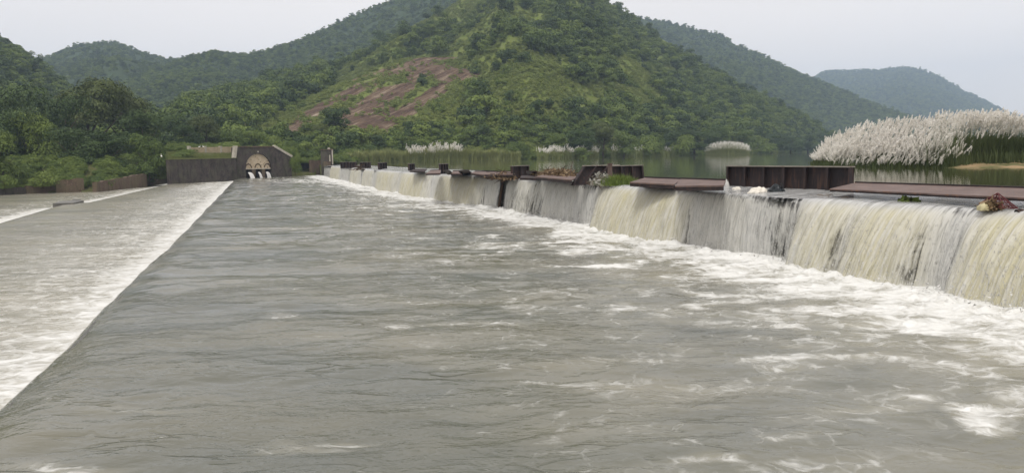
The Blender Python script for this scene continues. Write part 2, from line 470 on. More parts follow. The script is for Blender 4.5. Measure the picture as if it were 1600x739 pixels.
# ------------------------------------------------------------------ apron water
def foam_field(Pw, s, w):
    px, py = pj(Pw)
    d = w_toe(s) - w
    reach = 2.2 + 1.6 * gn(s * 0.21, s * 0 + 3.1, 5) + 0.9 * gn(s * 0.8, s * 0 + 1.1, 9) + 0.9 * np.exp(-((s - 15) / 7) ** 2)
    f = 1.10 * (1 - sstep(0.3, 1.3, d)) 
    f = np.maximum(f, 0.80 * (1 - sstep(0.55, 1.15, d / np.maximum(reach, 0.8) * 0.62)))
    f = np.maximum(f, 0.46 * (1 - sstep(0.3, 1, d / (reach * 3.4))))
    f = np.maximum(f, 0.24 * sstep(-2, 6, NW[0] * 0 + w))
    blobs = [(930, 383, 190, 13, 0.76), (800, 388, 130, 8, 0.47), (1100, 398, 130, 20, 0.79), (975, 412, 60, 8, 1.0), (880, 418, 70, 5, 0.52),
             (690, 322, 120, 9, 0.79), (640, 303, 80, 7, 0.89), (570, 290, 70, 5, 0.74), (620, 380, 120, 5, 0.34),
             (1250, 440, 220, 34, 0.70), (1130, 455, 180, 14, 0.54), (1450, 500, 190, 50, 0.74), (1500, 550, 180, 40, 0.56), (1240, 500, 240, 20, 0.58),
             (1060, 490, 200, 14, 0.47), (1545, 640, 75, 20, 0.82), (1440, 622, 60, 10, 0.54), (1120, 640, 70, 8, 0.54), (1230, 690, 80, 8, 0.52), (1340, 640, 120, 10, 0.56), (150, 730, 120, 8, 0.45), (560, 685, 60, 4, 0.51), (900, 560, 160, 8, 0.39), (1100, 720, 80, 8, 0.56), (1300, 570, 160, 14, 0.49), (1100, 440, 70, 8, 0.51),
             (830, 480, 230, 14, 0.39), (700, 505, 150, 8, 0.43), (440, 495, 50, 12, 0.35), (520, 690, 110, 10, 0.35), (650, 470, 90, 6, 0.39),
             (540, 410, 130, 5, 0.33), (820, 505, 120, 8, 0.43), (200, 640, 120, 8, 0.25), (1200, 540, 200, 16, 0.41), (1000, 540, 200, 14, 0.29),
             (1000, 600, 200, 20, 0.21), (1350, 660, 200, 20, 0.36), (460, 281, 90, 3, 0.52), (520, 284, 80, 3, 0.74), (470, 300, 90, 4, 0.34), (560, 312, 100, 4, 0.44)]
    X, Y = Pw[..., 0], Pw[..., 1]
    wx = fbm(X * 0.45, Y * 0.45, 301, 3); wy = fbm(X * 0.5, Y * 0.5, 302, 3)
    for cx, cy, rx, ry, a in blobs:
        r = ((px - cx) / rx + 1.1 * wx) ** 2 + ((py - cy) / ry + 1.9 * wy) ** 2
        f = np.maximum(f, a * np.exp(-r * 0.9))
    f = f * (1 + 0.45 * fbm(Pw[..., 0] * 0.5, Pw[..., 1] * 1.1, 48, 3))
    return np.clip(f + 0.20 * fbm(Pw[..., 0] * 0.35, Pw[..., 1] * 0.8, 44, 3) + .03, 0, 1.3)

def water_sheet(name, s_arr, wl, wr, nc, z0, mat, foamf, amp, edge_drop=None, far_amp=1.0, mound=False):
    """sheet between wl(s) and wr(s); the left rim can roll down over a drop."""
    tt = np.linspace(0, 1, nc)
    S = np.repeat(s_arr[:, None], nc, 1)
    W = wl(s_arr)[:, None] * (1 - tt) + wr(s_arr)[:, None] * tt
    if edge_drop:
        k = 9; a = np.linspace(1, 0, k + 1)[:-1]
        Wd = wl(s_arr)[:, None] - 0.30 * np.sin(a * np.pi / 2) ** 1.0 * 1.0
        Zd = -edge_drop * a ** 2.0
        W = np.concatenate([np.broadcast_to(Wd, (len(s_arr), k)), W], 1)
        S = np.repeat(s_arr[:, None], nc + k, 1)
    else: k = 0
    Pw = UW * S[..., None] + NW * W[..., None]
    x, y = Pw[..., 0], Pw[..., 1]
    fo = foamf(Pw, S, W)
    nearness = 1.0
    wv = 1.0 * fbm(x * 0.16, y * 0.36, 3, 3) + 0.45 * fbm(x * 0.55, y * 1.0, 4, 2)
    rd2 = 1 - np.abs(gn(x * 0.9, y * 2.2 + 1.0 * gn(x * .7, y * .7, 18), 22)) * 2.6
    patch = sstep(-0.25, 0.35, gn(x * 0.11, y * 0.16, 77))
    z = amp * (wv * 1.5 + 0.20 * rd2 * (0.3 + 0.9 * patch))
    z = z + amp * 0.9 * np.clip(fo, 0, 1) * fbm(x * 1.6, y * 2.6, 61, 3)
    if mound:
        d = w_toe(S) - W
        z = z + np.exp(-((d - 0.1) / 0.5) ** 2) * (0.07 + 0.20 * fbm(S * 1.7, W * 1.7, 90, 3)) + 0.06 * np.exp(-((d - 1.2) / 1.0) ** 2) * fbm(S * 2, W * 2, 91, 3)
    if edge_drop:
        fade = sstep(0.0, 1.2, W - wl(s_arr)[:, None]); fade[:, :k] = 0
        z = z * (0.25 + 0.75 * fade) - 0.16 * np.clip(1 - (W - wl(s_arr)[:, None]) / 1.1, 0, 1) ** 2
        zz = np.zeros_like(z); zz[:, :k] = Zd
        z = z + zz
    Pw = Pw.copy(); Pw[..., 2] = z0 + z
    V = Pw.reshape(-1, 3)
    me = mesh_np(name, V, grid_faces(*S.shape), mat, True, attrs={'foam': fo.ravel()})
    return tag(add(name, me), kind='structure')

def s_rows(a, b, k, lo=0.04):
    r = [a]
    while r[-1] < b: r.append(r[-1] + max(lo, abs(r[-1]) * k))
    r[-1] = b
    return np.array(r)
rows = np.concatenate([np.linspace(-30, 3.9, 60), s_rows(4, 181, 0.0042, 0.035)])
water_sheet('apron_water', rows, w_e1, lambda s: w_toe(s) + 1.4, 620, 0.0, M_apron, foam_field, 0.075, edge_drop=0.5, mound=True)

def foam1(Pw, s, w):
    d = w_e1(s) - w
    f = 0.86 * np.exp(-(np.maximum(d - 0.3, 0) / (2.6 + 1.0 * gn(s * 0.2, s * 0, 4))) ** 1.3)
    f = np.maximum(f, 0.52 * np.exp(-(d / 9) ** 2))
    px, py = pj(Pw)
    f = np.maximum(f, 0.62 * sstep(90, 130, s) * np.exp(-((d - 3) / 5) ** 2))
    return f + 0.16 * fbm(Pw[..., 0] * 0.3, Pw[..., 1] * 0.9, 45, 3)
rows2 = np.concatenate([np.linspace(-30, 5.9, 40), s_rows(6, 166, 0.0065, 0.06)])
water_sheet('pool_water', rows2, lambda s: w_e2(s), lambda s: w_e1(s) + 0.1, 330, Z_P1, M_pool, foam1, 0.040, edge_drop=0.5)

def foam2(Pw, s, w):
    d = w_e2(s) - w
    f = 1.05 * np.exp(-(np.maximum(d - 0.3, 0) / 3.2) ** 1.2)
    return np.maximum(f, 0.45 * np.exp(-(d / 11) ** 2)) + 0.15 * fbm(Pw[..., 0] * 0.2, Pw[..., 1] * 0.7, 46, 3)
rows3 = np.concatenate([np.linspace(-30, 19, 20), s_rows(20, 190, 0.009, 0.2)])
water_sheet('lower_river_water', rows3, lambda s: w_e2(s) - 120, lambda s: w_e2(s) + 0.1, 420, Z_P2, M_pool, foam2, 0.035)

# concrete sills under the two drops
def strip(name, fa, fb, z0, z1, s0, s1, mat, n=80):
    ss = np.linspace(s0, s1, n)
    V = []; 
    for s in ss:
        a, b = fa(s), fb(s)
        V += [P(s, float(a), z0), P(s, float(a), z1), P(s, float(b), z1), P(s, b, z0)]
    Fq = []
    for i in range(n - 1):
        for k in range(4):
            a = i * 4 + k; b = i * 4 + (k + 1) % 4
            Fq.append((a, b, b + 4, a + 4))
    me = mesh_np(name, V, Fq, mat, attrs={'rock': np.zeros(len(V))})
    return tag(add(name, me), kind='structure')
strip('apron_sill', lambda s: w_e1(s) - 0.02, lambda s: w_toe(s) + 1.0, -3.5, -0.16, -30, 181, M_sill)
strip('pool_sill', lambda s: w_e2(s) - 0.02, lambda s: w_e1(s) - 0.1, -3.5, Z_P1 - 0.16, -30, 166, M_sill)

# weir body
def weir_body():
    ss = np.linspace(-38, S_END + 4, 500); V = []
    for s in ss:
        l = float(w_lip(s)) + 0.10 + 0.05 * float(gn(s * 1.1, 0.0, 3))
        V += [P(s, l, -3.5), P(s, l, Z_CREST - 0.12), P(s, l + 0.12, Z_CREST), P(s, l + 5.2, Z_CREST), P(s, l + 5.2, -3.5)]
    Fq = []
    for i in range(len(ss) - 1):
        for k in range(5):
            a = i * 5 + k; b = i * 5 + (k + 1) % 5
            Fq.append((a, b, b + 5, a + 5))
    me = mesh_np('weir', V, Fq, M_wetwall)
    o = add('weir', me)
    return tag(o, 'long dark wet concrete weir that the brown water pours over', 'weir')
weir_body()

# falling water: crest sheet, curved lip, plunging curtain
BAY = [  # s, throw, thickness, tint
    (-30, 2.3, .95, .9), (12, 2.3, .9, .9), (15.4, 2.2, .85, 1.0), (16.0, 2.1, .8, .8), (16.5, 1.8, .7, .3), (16.9, 1.3, .44, .1), (17.4, 1.0, .36, .1), (17.8, 1.4, .50, .4), (18.4, 1.85, .66, .75), (19.2, 2.0, .74, .9),
    (20.2, 1.85, .64, .7), (20.7, 1.35, .46, .4), (21.1, 1.8, .74, .75), (22.0, 1.8, .76, .7), (22.8, 1.5, .66, .5), (23.3, .9, .5, .3), (23.6, .5, .20, .05), (24.6, .45, .18, 0), (25.6, .5, .28, 0), (26.4, .6, .44, .1), (28.8, .7, .50, .15),
    (29.5, .6, .40, .1), (29.9, .9, .66, .5), (30.6, 1.35, .85, .8), (32, 1.6, .95, .95), (36, 1.6, .95, 1.0), (38.3, 1.4, .9, .7), (39.2, .95, .7, .4), (39.7, .5, .32, .05), (41.5, .55, .30, 0), (44, .75, .44, .1), (49, .95, .54, .3), (53.5, .85, .55, .3), (55.4, .6, .38, .1),
    (56.0, .5, -.3, 0), (56.8, .5, -.3, 0), (57.3, .55, .36, .05), (59, .8, .46, .1), (60.5, 1.1, .75, .5), (63, 1.4, .9, .8), (68, 1.4, .9, .85), (70.6, 1.1, .75, .5), (71.8, .5, .42, .1), (73, .6, .46, .05), (74.5, 1.1, .8, .5), (78, 1.35, .9, .85), (83, 1.2, .9, .8), (85.7, .8, .6, .3), (86.7, .35, .4, .1), (88, .9, .8, .4), (92, 1.2, .9, .7),
    (98, 1.0, .85, .6), (101.5, .5, .36, .1), (103, .4, .2, 0), (104.5, .9, .8, .4), (111, .9, .8, .4), (113.2, .4, .1, 0), (115, .4, .1, 0), (117, .9, .8, .5), (125, .8, .8, .5), (128, .3, .25, .1), (141, .3, .15, 0), (143, .8, .85, .7), (156, .8, .8, .6), (158, .3, .1, 0), (S_END, .3, 0, 0)]
BS = np.array(BAY)
def falls():
    ss = np.concatenate([np.linspace(-30, 9.9, 120), s_rows(10, S_END, 0.0016, 0.016)])
    thr = np.interp(ss, BS[:, 0], BS[:, 1]); thk = np.interp(ss, BS[:, 0], BS[:, 2]); tin = np.interp(ss, BS[:, 0], BS[:, 3])
    thr = thr * (1 + 0.10 * gn(ss * 0.9, ss * 0, 12) + 0.05 * gn(ss * 4, ss * 0, 13))
    tin = np.clip(tin * np.where(ss > 57, 1.35, 1) + 0.4 * gn(ss * 0.8, ss * 0, 14), 0, 1)
    nb, nf = 16, 46
    S = []; W = []; Z = []; D = []; T = []
    lip = w_lip(ss)
    depth = 0.10 + 0.12 * np.clip(thk, 0, 1)
    for k in range(nb):                       # on the crest, from upstream to the lip
        a = k / (nb - 1)
        off = 5.25 * (1 - a) ** 1.3
        zz = Z_UP * (1 - a ** 0.8) + (Z_CREST + depth) * a ** 0.8
        zz = np.where(off > 4.9, Z_UP - 0.02, Z_CREST + 0.12 + (depth - .12) + (0.16) * sstep(0, 5, off))
        rip = 0.012 * fbm(ss * 2.3, np.full_like(ss, off * 1.4), 70, 3)
        S.append(ss); W.append(lip + off); Z.append(zz + rip); D.append(np.zeros_like(ss)); T.append(-off + 0 * ss)
    arc = 0
    prev = None
    for k in range(1, nf + 1):                # the fall
        q = (k / nf)
        tq = q ** 0.75
        z0 = Z_CREST + depth
        zz = z0 + (-0.35 - z0) * tq ** 2
        ww = lip - thr * tq
        lowr = sstep(0, 0.6, q)
        dis = 0.12 * lowr * fbm(ss * 3.2, np.full_like(ss, -q * 1.0) + ss * .1, 71, 3) + 0.05 * lowr * gn(ss * 11, np.full_like(ss, q * 2.2), 72) + 0.10 * q * fbm(ss * 1.6, np.full_like(ss, q * 3.5), 73, 3)
        S.append(ss + 0 * q); W.append(ww - dis * np.clip(0.3 + thk, 0.2, 1)); Z.append(zz); D.append(np.full_like(ss, q))
        T.append(2.6 * q + 0 * ss)
    S = np.array(S); W = np.array(W); Z = np.array(Z); D = np.array(D); T = np.array(T)
    Pw = UW * S[..., None] + NW * W[..., None]; Pw[..., 2] = Z
    TH = np.repeat(thk[None], len(S), 0); TN = np.repeat(tin[None], len(S), 0)
    # solid on the crest, thins on the way down; ragged end above the foam
    TH = np.where((D > 0.02) & (TH < 0.5) & (TH > 0), TH + 0.36 * sstep(0.12, 0.4, D), TH)
    TH = np.where(D <= 0.02, np.maximum(TH, 0.0) + 0.75, TH - 0.13 * sstep(.15, .8, D) * (S < 60) - .08 * D + 0.40 * sstep(0.86, 1, D))
    TH = np.where((S > 56.05) & (S < 56.75), -1, TH)
    uv = np.stack([S.ravel(), T.ravel()], 1)
    me = mesh_np('falling_water', Pw.reshape(-1, 3), grid_faces(*S.shape), M_fall, True, uv,
                 {'thick': TH.ravel(), 'drop': D.ravel(), 'tint': (TN * sstep(0.0, 0.3, D)).ravel()})
    tag(add('falling_water', me), kind='structure')
falls()

# splash foam lumps where the curtain lands
UZ0 = np.array([0, 0, 1.0])
def splash():
    V = []; Fq = []; n = 0
    rs = np.random.default_rng(5)
    for i in range(1500):
        s = 9 * (168 / 9) ** rs.random()
        th = float(np.interp(s, BS[:, 0], BS[:, 2]))
        if th < 0.05: continue
        w = float(w_toe(s)) + rs.normal(0.15, 0.30)
        sz = rs.uniform(0.008, 0.028) * (1 + s / 90)
        z = abs(rs.normal(0, 0.17)) + 0.06
        c = P(s, w, z); a = rs.normal(size=(3, 3)) * sz
        V += [c + a[0], c + a[1], c + a[2], c - (a[0] + a[1]) * .5]; Fq += [(n, n + 1, n + 2), (n, n + 1, n + 3), (n + 1, n + 2, n + 3)]; n += 4
    for i in range(9000):                       # broken threads of water in front of the curtain
        s = 12 * (70 / 12) ** rs.random()
        th = float(np.interp(s, BS[:, 0], BS[:, 2])); tr_ = float(np.interp(s, BS[:, 0], BS[:, 1]))
        if th < 0.05: continue
        q = rs.uniform(.12, 1) ** .6; z = 2.3 - 2.5 * q ** 1.6
        w = float(w_lip(s)) - tr_ * (q ** .8) * 1.02 - abs(rs.normal(0, .07)) * q - .03
        c = P(s, w, z); sz = rs.uniform(.004, .012) * (1 + s / 70); ln = rs.uniform(.03, .14) * q
        V += [c + UW * sz, c - UW * sz, c - NW * (sz * .8) + UZ0 * (ln * .4), c - UZ0 * ln]; Fq += [(n, n + 1, n + 2), (n, n + 1, n + 3), (n + 1, n + 2, n + 3), (n, n + 2, n + 3)]; n += 4
    me = mesh_np('splash', V, Fq, M_spray)
    tag(add('splash', me), 'white splash droplets thrown up where the falls land', 'splash', kind='stuff')
splash()

# river above the weir
def river():
    ss = np.concatenate([[-400], np.linspace(-38, S_END + 3, 60)])
    V = [P(s, float(w_lip(s)) + 5.0, Z_UP) for s in ss] ; k = len(V)
    V += [P(S_END + 3, 16.5, Z_UP), P(6500, 16.5, Z_UP), P(6500, 6500, Z_UP), P(-400, 6500, Z_UP)]
    me = bpy.data.meshes.new('river_water'); me.from_pydata([tuple(v) for v in V], [], [tuple(range(len(V) - 1, -1, -1))])
    me.materials.append(M_river); me.update()
    tag(add('river_water', me), kind='structure')
river()

# ------------------------------------------------------------------ land and hills
_lp = np.array([-500, -200, -60, 0, 84, 148, 232, 262.0])
_ld = np.array([105.0, 108] + [float(np.hypot(*un(a, b, -0.85)[:2])) + 2.2 for a, b in ((-60, 309), (0, 305), (84, 302), (148, 300.5), (232, 291.5), (262, 285.5))])
def dleft(px): return float(np.interp(px, _lp, _ld))
def land():
    pxs = np.concatenate([np.linspace(-500, -60, 12), np.linspace(-50, 1330, 300)])
    # start distance and height of the bank for each bearing
    def sp(px):
        if px < 262: return dleft(px), -1.0
        if px < 372: return np.interp(px, [262, 372], [159, 172]), 3.9
        if px < 458: return np.interp(px, [372, 458], [173, 181]), 4.2
        if px < 492: return 181, 0.6
        if px < 520: return 183, 2.4
        return np.interp(px, [520, 560, 640, 830, 1000, 1170, 1250, 1330], [184, 200, 233, 243, 316, 455, 680, 1100]), 2.35
    offs = np.array([0, 1.2, 3, 6, 10, 16, 24, 40, 60, 90, 140, 220, 400, 900])
    V = []; 
    for px in pxs:
        D0, z0 = sp(px)
        py = 250 - 0.0141 * (px - 400)
        d = und(px, py, 1.0) - [0, 0, CAM_H]; d = d[:2] / np.hypot(*d[:2])
        V.append((d[0] * D0, d[1] * D0, -4.0))
        for o in offs:
            x, y = d * (D0 + o)
            if px < 262: z = z0 + 0.4 + 3.2 * float(sstep(0, 14, o)) + o * 0.05
            elif px < 372: z = z0 + 0.075 * min(o, 24) + max(o - 24, 0) * 0.04
            elif px < 458: z = z0 + 0.04 * o + 0.9 * float(sstep(0, 8, o))
            else: z = z0 + 1.0 * float(sstep(0, 12, o)) + 0.03 * o
            z += (0.35 * float(fbm(x * .08, y * .08, 51, 3))) * float(sstep(0, 8, o))
            V.append((x, y, z))
    nr, nc = len(pxs), len(offs) + 1
    me = mesh_np('riverbank', V, grid_faces(nr, nc)[:, ::-1], M_land, True, attrs={'rock': np.zeros(len(V))})
    tag(add('riverbank', me), kind='structure')
land()

HILLS = {}
def hill(name, ridge, base, mat, nz=0.05, ncol=420, nrow=110, pw=1.0, fr=0.012, rockf=None, back=1.5):
    """ridge: (px, py, distance) silhouettes; base: (px, distance, height)"""
    ridge = np.array(ridge, float); base = np.array(base, float)
    pxs = np.linspace(ridge[0, 0], ridge[-1, 0], ncol)
    from_sp = lambda xs, ys: np.interp(pxs, xs, ys)
    py = from_sp(ridge[:, 0], ridge[:, 1]); Dr = from_sp(ridge[:, 0], ridge[:, 2])
    k = 7; ker = np.hanning(k + 2)[1:-1]; ker /= ker.sum()
    py = np.convolve(np.pad(py, k // 2, 'edge'), ker, 'valid')
    Db = from_sp(base[:, 0], base[:, 1]); zb = from_sp(base[:, 0], base[:, 2])
    top = np.array([und(a, b, c) for a, b, c in zip(pxs, py, Dr)])
    dirs = top[:, :2] / np.hypot(top[:, 0], top[:, 1])[:, None]
    rs = np.concatenate([[-0.04], np.linspace(0, 1, nrow), 1 + np.array([0.04, 0.1, 0.2, 0.4, 0.7, 1.0])])
    V = np.zeros((ncol, len(rs), 3))
    for j, r in enumerate(rs):
        D = Db + (Dr - Db) * r if r <= 1 else Dr * (1 + (r - 1) * (back - 1))
        hgt = top[:, 2] - zb
        if r < 0: z = zb - 3
        elif r <= 1: z = zb + hgt * (r ** pw)
        else: z = zb + hgt * (1 - (r - 1) ** 1.3)
        x = dirs[:, 0] * D; y = dirs[:, 1] * D
        amp = nz * np.maximum(hgt, 5) * (4 * max(r, 0) * (1 - r) if 0 <= r <= 1 else 0) ** 0.7 if 0 <= r <= 1 else 0
        z = z + amp * fbm(x * fr, y * fr, hash(name) % 97 if False else len(name) * 7, 4) * 1.6
        V[:, j] = np.stack([x, y, z], 1)
    rock = np.zeros(V.shape[:2])
    if rockf:
        a, b = pj(V); rock = rockf(a, b)
    me = mesh_np(name, V.reshape(-1, 3), grid_faces(ncol, len(rs))[:, ::-1], mat, True, attrs={'rock': rock.ravel()})
    o = tag(add(name, me), kind='structure')
    HILLS[name] = V[:, 1:nrow + 1]
    return o

def seg_field(px, py, x0, y0, x1, y1, r0, r1, a=1.0):
    dx, dy = x1 - x0, y1 - y0; L2 = dx * dx + dy * dy
    t = np.clip(((px - x0) * dx + (py - y0) * dy) / L2, 0, 1)
    d = np.hypot(px - x0 - t * dx, py - y0 - t * dy); r = r0 + (r1 - r0) * t
    return a * (1 - sstep(0.55, 1.25, d / r))
def rock_knoll(px, py):
    f = np.zeros_like(px)
    for q in [(645, 104, 735, 103, 17, 18, 1.0), (690, 112, 745, 112, 18, 15, 1), (640, 112, 600, 116, 10, 7, .8), (545, 190, 600, 150, 19, 17, 1.0), (600, 150, 640, 136, 15, 9, .95), (565, 200, 610, 175, 12, 11, .9),
              (625, 180, 690, 138, 12, 11, .95), (595, 200, 645, 170, 12, 11, .85), (680, 145, 700, 124, 10, 10, .95), (450, 205, 505, 168, 14, 11, 1.0), (500, 172, 560, 138, 10, 9, .92),
              (560, 140, 640, 108, 7, 9, .7), (640, 122, 675, 116, 7, 7, .85), (655, 118, 625, 152, 7, 7, .8), (620, 105, 545, 130, 6, 5, .6), (435, 212, 475, 190, 13, 10, 1.0), (500, 200, 545, 175, 8, 8, .6), (880, 170, 900, 190, 8, 8, .5)]:
        f = np.maximum(f, seg_field(px, py, *q))
    return f
hill('hill_front', [(330, 236, 260), (380, 222, 290), (410, 205, 320), (440, 183, 345), (480, 160, 365), (540, 130, 390), (600, 102, 410), (660, 90, 420), (740, 90, 425), (800, 98, 430), (870, 102, 430), (930, 125, 430), (1000, 165, 430), (1060, 205, 430), (1100, 236, 430)],
     [(330, 225, 3.4), (480, 215, 3.4), (640, 245, 3.6), (830, 255, 3.6), (1000, 328, 3.6), (1100, 420, 3.6)], M_hill, 0.05, 520, 150, 0.92, 0.03, rock_knoll)
hill('hill_main', [(180, 236, 300), (240, 205, 360), (290, 178, 420), (380, 150, 500), (450, 130, 560), (530, 100, 610), (562, 85, 630), (600, 65, 650), (640, 45, 670), (690, 20, 700), (738, -4, 720), (790, -50, 760), (850, -62, 780), (900, -35, 770), (945, 0, 760),
                   (1000, 38, 750), (1050, 72, 740), (1100, 110, 735), (1150, 140, 730), (1200, 165, 740), (1250, 190, 760), (1290, 215, 780), (1320, 234, 800)],
     [(180, 220, 3.4), (480, 235, 3.4), (640, 250, 4), (830, 262, 4), (1000, 330, 4), (1170, 470, 4), (1250, 690, 3), (1320, 790, 2)], M_hill, 0.10, 620, 160, 0.95, 0.012)
hill('hill_behind', [(60, 190, 900), (200, 130, 950), (290, 94, 1000), (330, 84, 1020), (380, 90, 1050), (420, 80, 1080), (460, 68, 1100), (530, 35, 1130), (610, 2, 1150), (700, -45, 1180), (800, -90, 1200), (900, -60, 1250)],
     [(60, 500, 4), (400, 600, 6), (900, 800, 20)], M_hillfar, 0.09, 420, 110, 0.95, 0.008)
hill('hill_left_far', [(-300, 60, 1300), (-60, 130, 1300), (30, 112, 1350), (60, 99, 1400), (90, 84, 1400), (115, 73, 1400), (150, 68, 1400), (180, 67, 1400), (205, 77, 1400), (230, 86, 1400), (262, 93, 1400), (290, 91, 1400), (330, 85, 1400), (360, 90, 1400), (400, 100, 1400), (470, 140, 1400)],
     [(-300, 500, 3), (470, 620, 6)], M_hillfar, 0.09, 380, 110, 0.95, 0.008)
hill('hill_left_near', [(-600, -60, 620), (-200, 10, 620), (-60, 45, 610), (0, 68, 600), (20, 80, 600), (40, 92, 590), (60, 104, 580), (90, 130, 560), (130, 165, 520), (180, 205, 480), (230, 236, 450)],
     [(-600, 240, 3), (230, 320, 4)], M_hillfar, 0.08, 260, 90, 0.95, 0.012)
hill('hill_right_back', [(820, -40, 1700), (900, 0, 1700), (1000, 30, 1700), (1050, 38, 1700), (1090, 48, 1700), (1127, 54, 1700), (1150, 72, 1680), (1200, 92, 1650), (1230, 108, 1620), (1272, 126, 1600), (1320, 145, 1600), (1360, 162, 1600), (1400, 176, 1600), (1480, 205, 1600), (1560, 231, 1600)],
     [(820, 900, 3), (1170, 900, 3), (1300, 1200, 2.5), (1560, 1500, 2.5)], M_hillfar, 0.07, 420, 110, 0.95, 0.006)
hill('hill_right_far', [(1180, 190, 3600), (1240, 140, 3600), (1272, 122, 3600), (1290, 113, 3600), (1330, 112, 3600), (1380, 110, 3600), (1405, 106, 3600), (1430, 107, 3600), (1462, 118, 3600), (1500, 140, 3600), (1540, 160, 3600), (1570, 176, 3600), (1640, 200, 3600), (1750, 228, 3600)],
     [(1180, 1900, 2.5), (1750, 2400, 2.5)], M_hillfar, 0.06, 300, 80, 0.95, 0.004)

# ------------------------------------------------------------------ trees
def crown_mesh(name, seed, W, H, nleaf, leaf, lobes, mat, flat=0.5, low=0.12):
    """a crown of leaf-sized faces on many uneven lobes; base of the plant at z = 0"""
    r = np.random.default_rng(seed)
    cs = []; rad = []
    for i in range(lobes):
        a = r.uniform(0, 2 * np.pi); q = np.sqrt(r.uniform(0, 1)) * 0.68
        zc = r.uniform(low, 0.86); k = np.sqrt(max(0.1, 1 - ((zc - 0.45) / 0.62) ** 2))
        cs.append([np.cos(a) * q * W / 2 * k, np.sin(a) * q * W / 2 * k, zc * H]); rad.append(r.uniform(0.15, 0.30) * W * (0.75 + 0.25 * k))
    cs = np.array(cs); rad = np.array(rad)
    pr = rad ** 2 / (rad ** 2).sum(); li = r.choice(lobes, nleaf, p=pr)
    d = r.normal(size=(nleaf, 3)); d /= np.linalg.norm(d, axis=1)[:, None]; d[:, 2] = np.where(d[:, 2] < -0.3, -d[:, 2], d[:, 2])
    rr = rad[li] * (0.72 + 0.36 * r.random(nleaf) ** 0.7) * (1 + 0.25 * np.sin(d[:, 0] * 5 + li) * np.cos(d[:, 1] * 6 + li * 2))
    c = cs[li] + d * rr[:, None] * [1, 1, 0.72]
    c[:, 2] = np.maximum(c[:, 2], 0.03 * H + 0.1 * r.random(nleaf))
    nrm = d + r.normal(size=(nleaf, 3)) * 0.30 + [0, 0, 0.25]; nrm /= np.linalg.norm(nrm, axis=1)[:, None]
    t = np.cross(nrm, r.normal(size=(nleaf, 3))); t /= np.linalg.norm(t, axis=1)[:, None]
    b = np.cross(nrm, t)
    L = leaf * r.uniform(0.55, 1.4, nleaf)[:, None]
    droop = np.zeros((nleaf, 3)); droop[:, 2] = -0.3
    V = np.stack([c - t * L * 0.5, c + b * L * 0.30, c + t * L * 0.5 + droop * L, c - b * L * 0.30], 1).reshape(-1, 3)
    lv = np.repeat(np.clip(r.normal(0.45, 0.25, nleaf) + 0.25 * (r.random(lobes)[li] - .5), 0, 1), 4)
    return mesh_np(name, V, np.arange(nleaf * 4).reshape(-1, 4), mat, False, attrs={'leafvar': lv})

def trunk_mesh(name, seed, W, H):
    r = np.random.default_rng(seed); mb = MB()
    th = H * 0.55; rad = max(0.09, H * 0.022)
    lean = r.normal(size=2) * 0.04 * H
    pts = [(0, 0, -0.6), (lean[0] * .2, lean[1] * .2, th * .3), (lean[0] * .6, lean[1] * .6, th * .65), (lean[0], lean[1], th * 1.25)]
    mb.tube(pts, [rad * 1.3, rad, rad * .75, rad * .3], 8)
    for k in range(5):
        a = k * 1.26 + r.uniform(-.4, .4); z = th * r.uniform(.25, .8)
        e = (math.cos(a) * W * .34, math.sin(a) * W * .34, z + H * .28)
        m = (e[0] * .45, e[1] * .45, z + H * .10)
        mb.tube([(0, 0, z), m, e], [rad * .55, rad * .38, rad * .12], 6)
    return mb.mesh(name, M_bark, smooth=True)

KIND = {}
def kind(key, seed, W, H, nleaf, leaf, lobes, mat, low=0.12, trunk=True):
    KIND[key] = (crown_mesh('crown_' + key, seed, W, H, nleaf, leaf, lobes, mat, low=low), trunk_mesh('trunk_' + key, seed + 1, W, H) if trunk else None, W, H)
kind('grove', 11, 12, 15, 15000, 0.42, 26, M_leaf_dark, 0.10)
kind('grove2', 12, 13, 13, 14000, 0.40, 22, M_leaf_dark, 0.08)
kind('feather', 21, 12, 14, 17000, 0.34, 15, M_leaf_olive, 0.10)
kind('broad', 13, 9, 8, 7000, 0.34, 18, M_leaf_mid)
kind('round', 14, 8, 7.5, 7000, 0.32, 14, M_leaf_mid, 0.10)
kind('bushy', 15, 7, 4.6, 5000, 0.30, 14, M_leaf_lime, 0.02)
kind('tall', 16, 6, 10, 6000, 0.34, 16, M_leaf_dark, 0.15)
kind('vine', 17, 9, 5.6, 7000, 0.30, 16, M_leaf_mid, 0.02)
kind('shrub', 18, 3.4, 2.4, 2200, 0.20, 9, M_leaf_lime, 0.0)
kind('weed', 19, 3.6, 2.0, 2200, 0.20, 9, M_leaf_mid, 0.0)
for i in range(6):
    kind('slope%d' % i, 30 + i, 7.6, [6.4, 5.6, 7.4, 5.8, 6.8, 5.0][i], 1300, 0.62, 9 + i % 3, [M_leaf_mid, M_leaf_dark, M_leaf_mid, M_leaf_lime, M_leaf_dark, M_leaf_lime][i], 0.08)
for i in range(2):
    kind('scrub%d' % i, 50 + i, 2.8, 1.7, 420, 0.30, 6, M_leaf_scrub, 0.0, False)

def tree(key, loc, sc, rot, name, label, cat, group=None, sz=None, lean=0):
    cr, tr, W, H = KIND[key]
    e = empty(name, loc, rot, label, cat, group); e.scale = (sc, sc, sc * (sz or 1))
    add('crown', cr, e)
    if tr: add('trunk', tr, e)
    return e

def gz(px, py, D):
    return und(px, py, D)

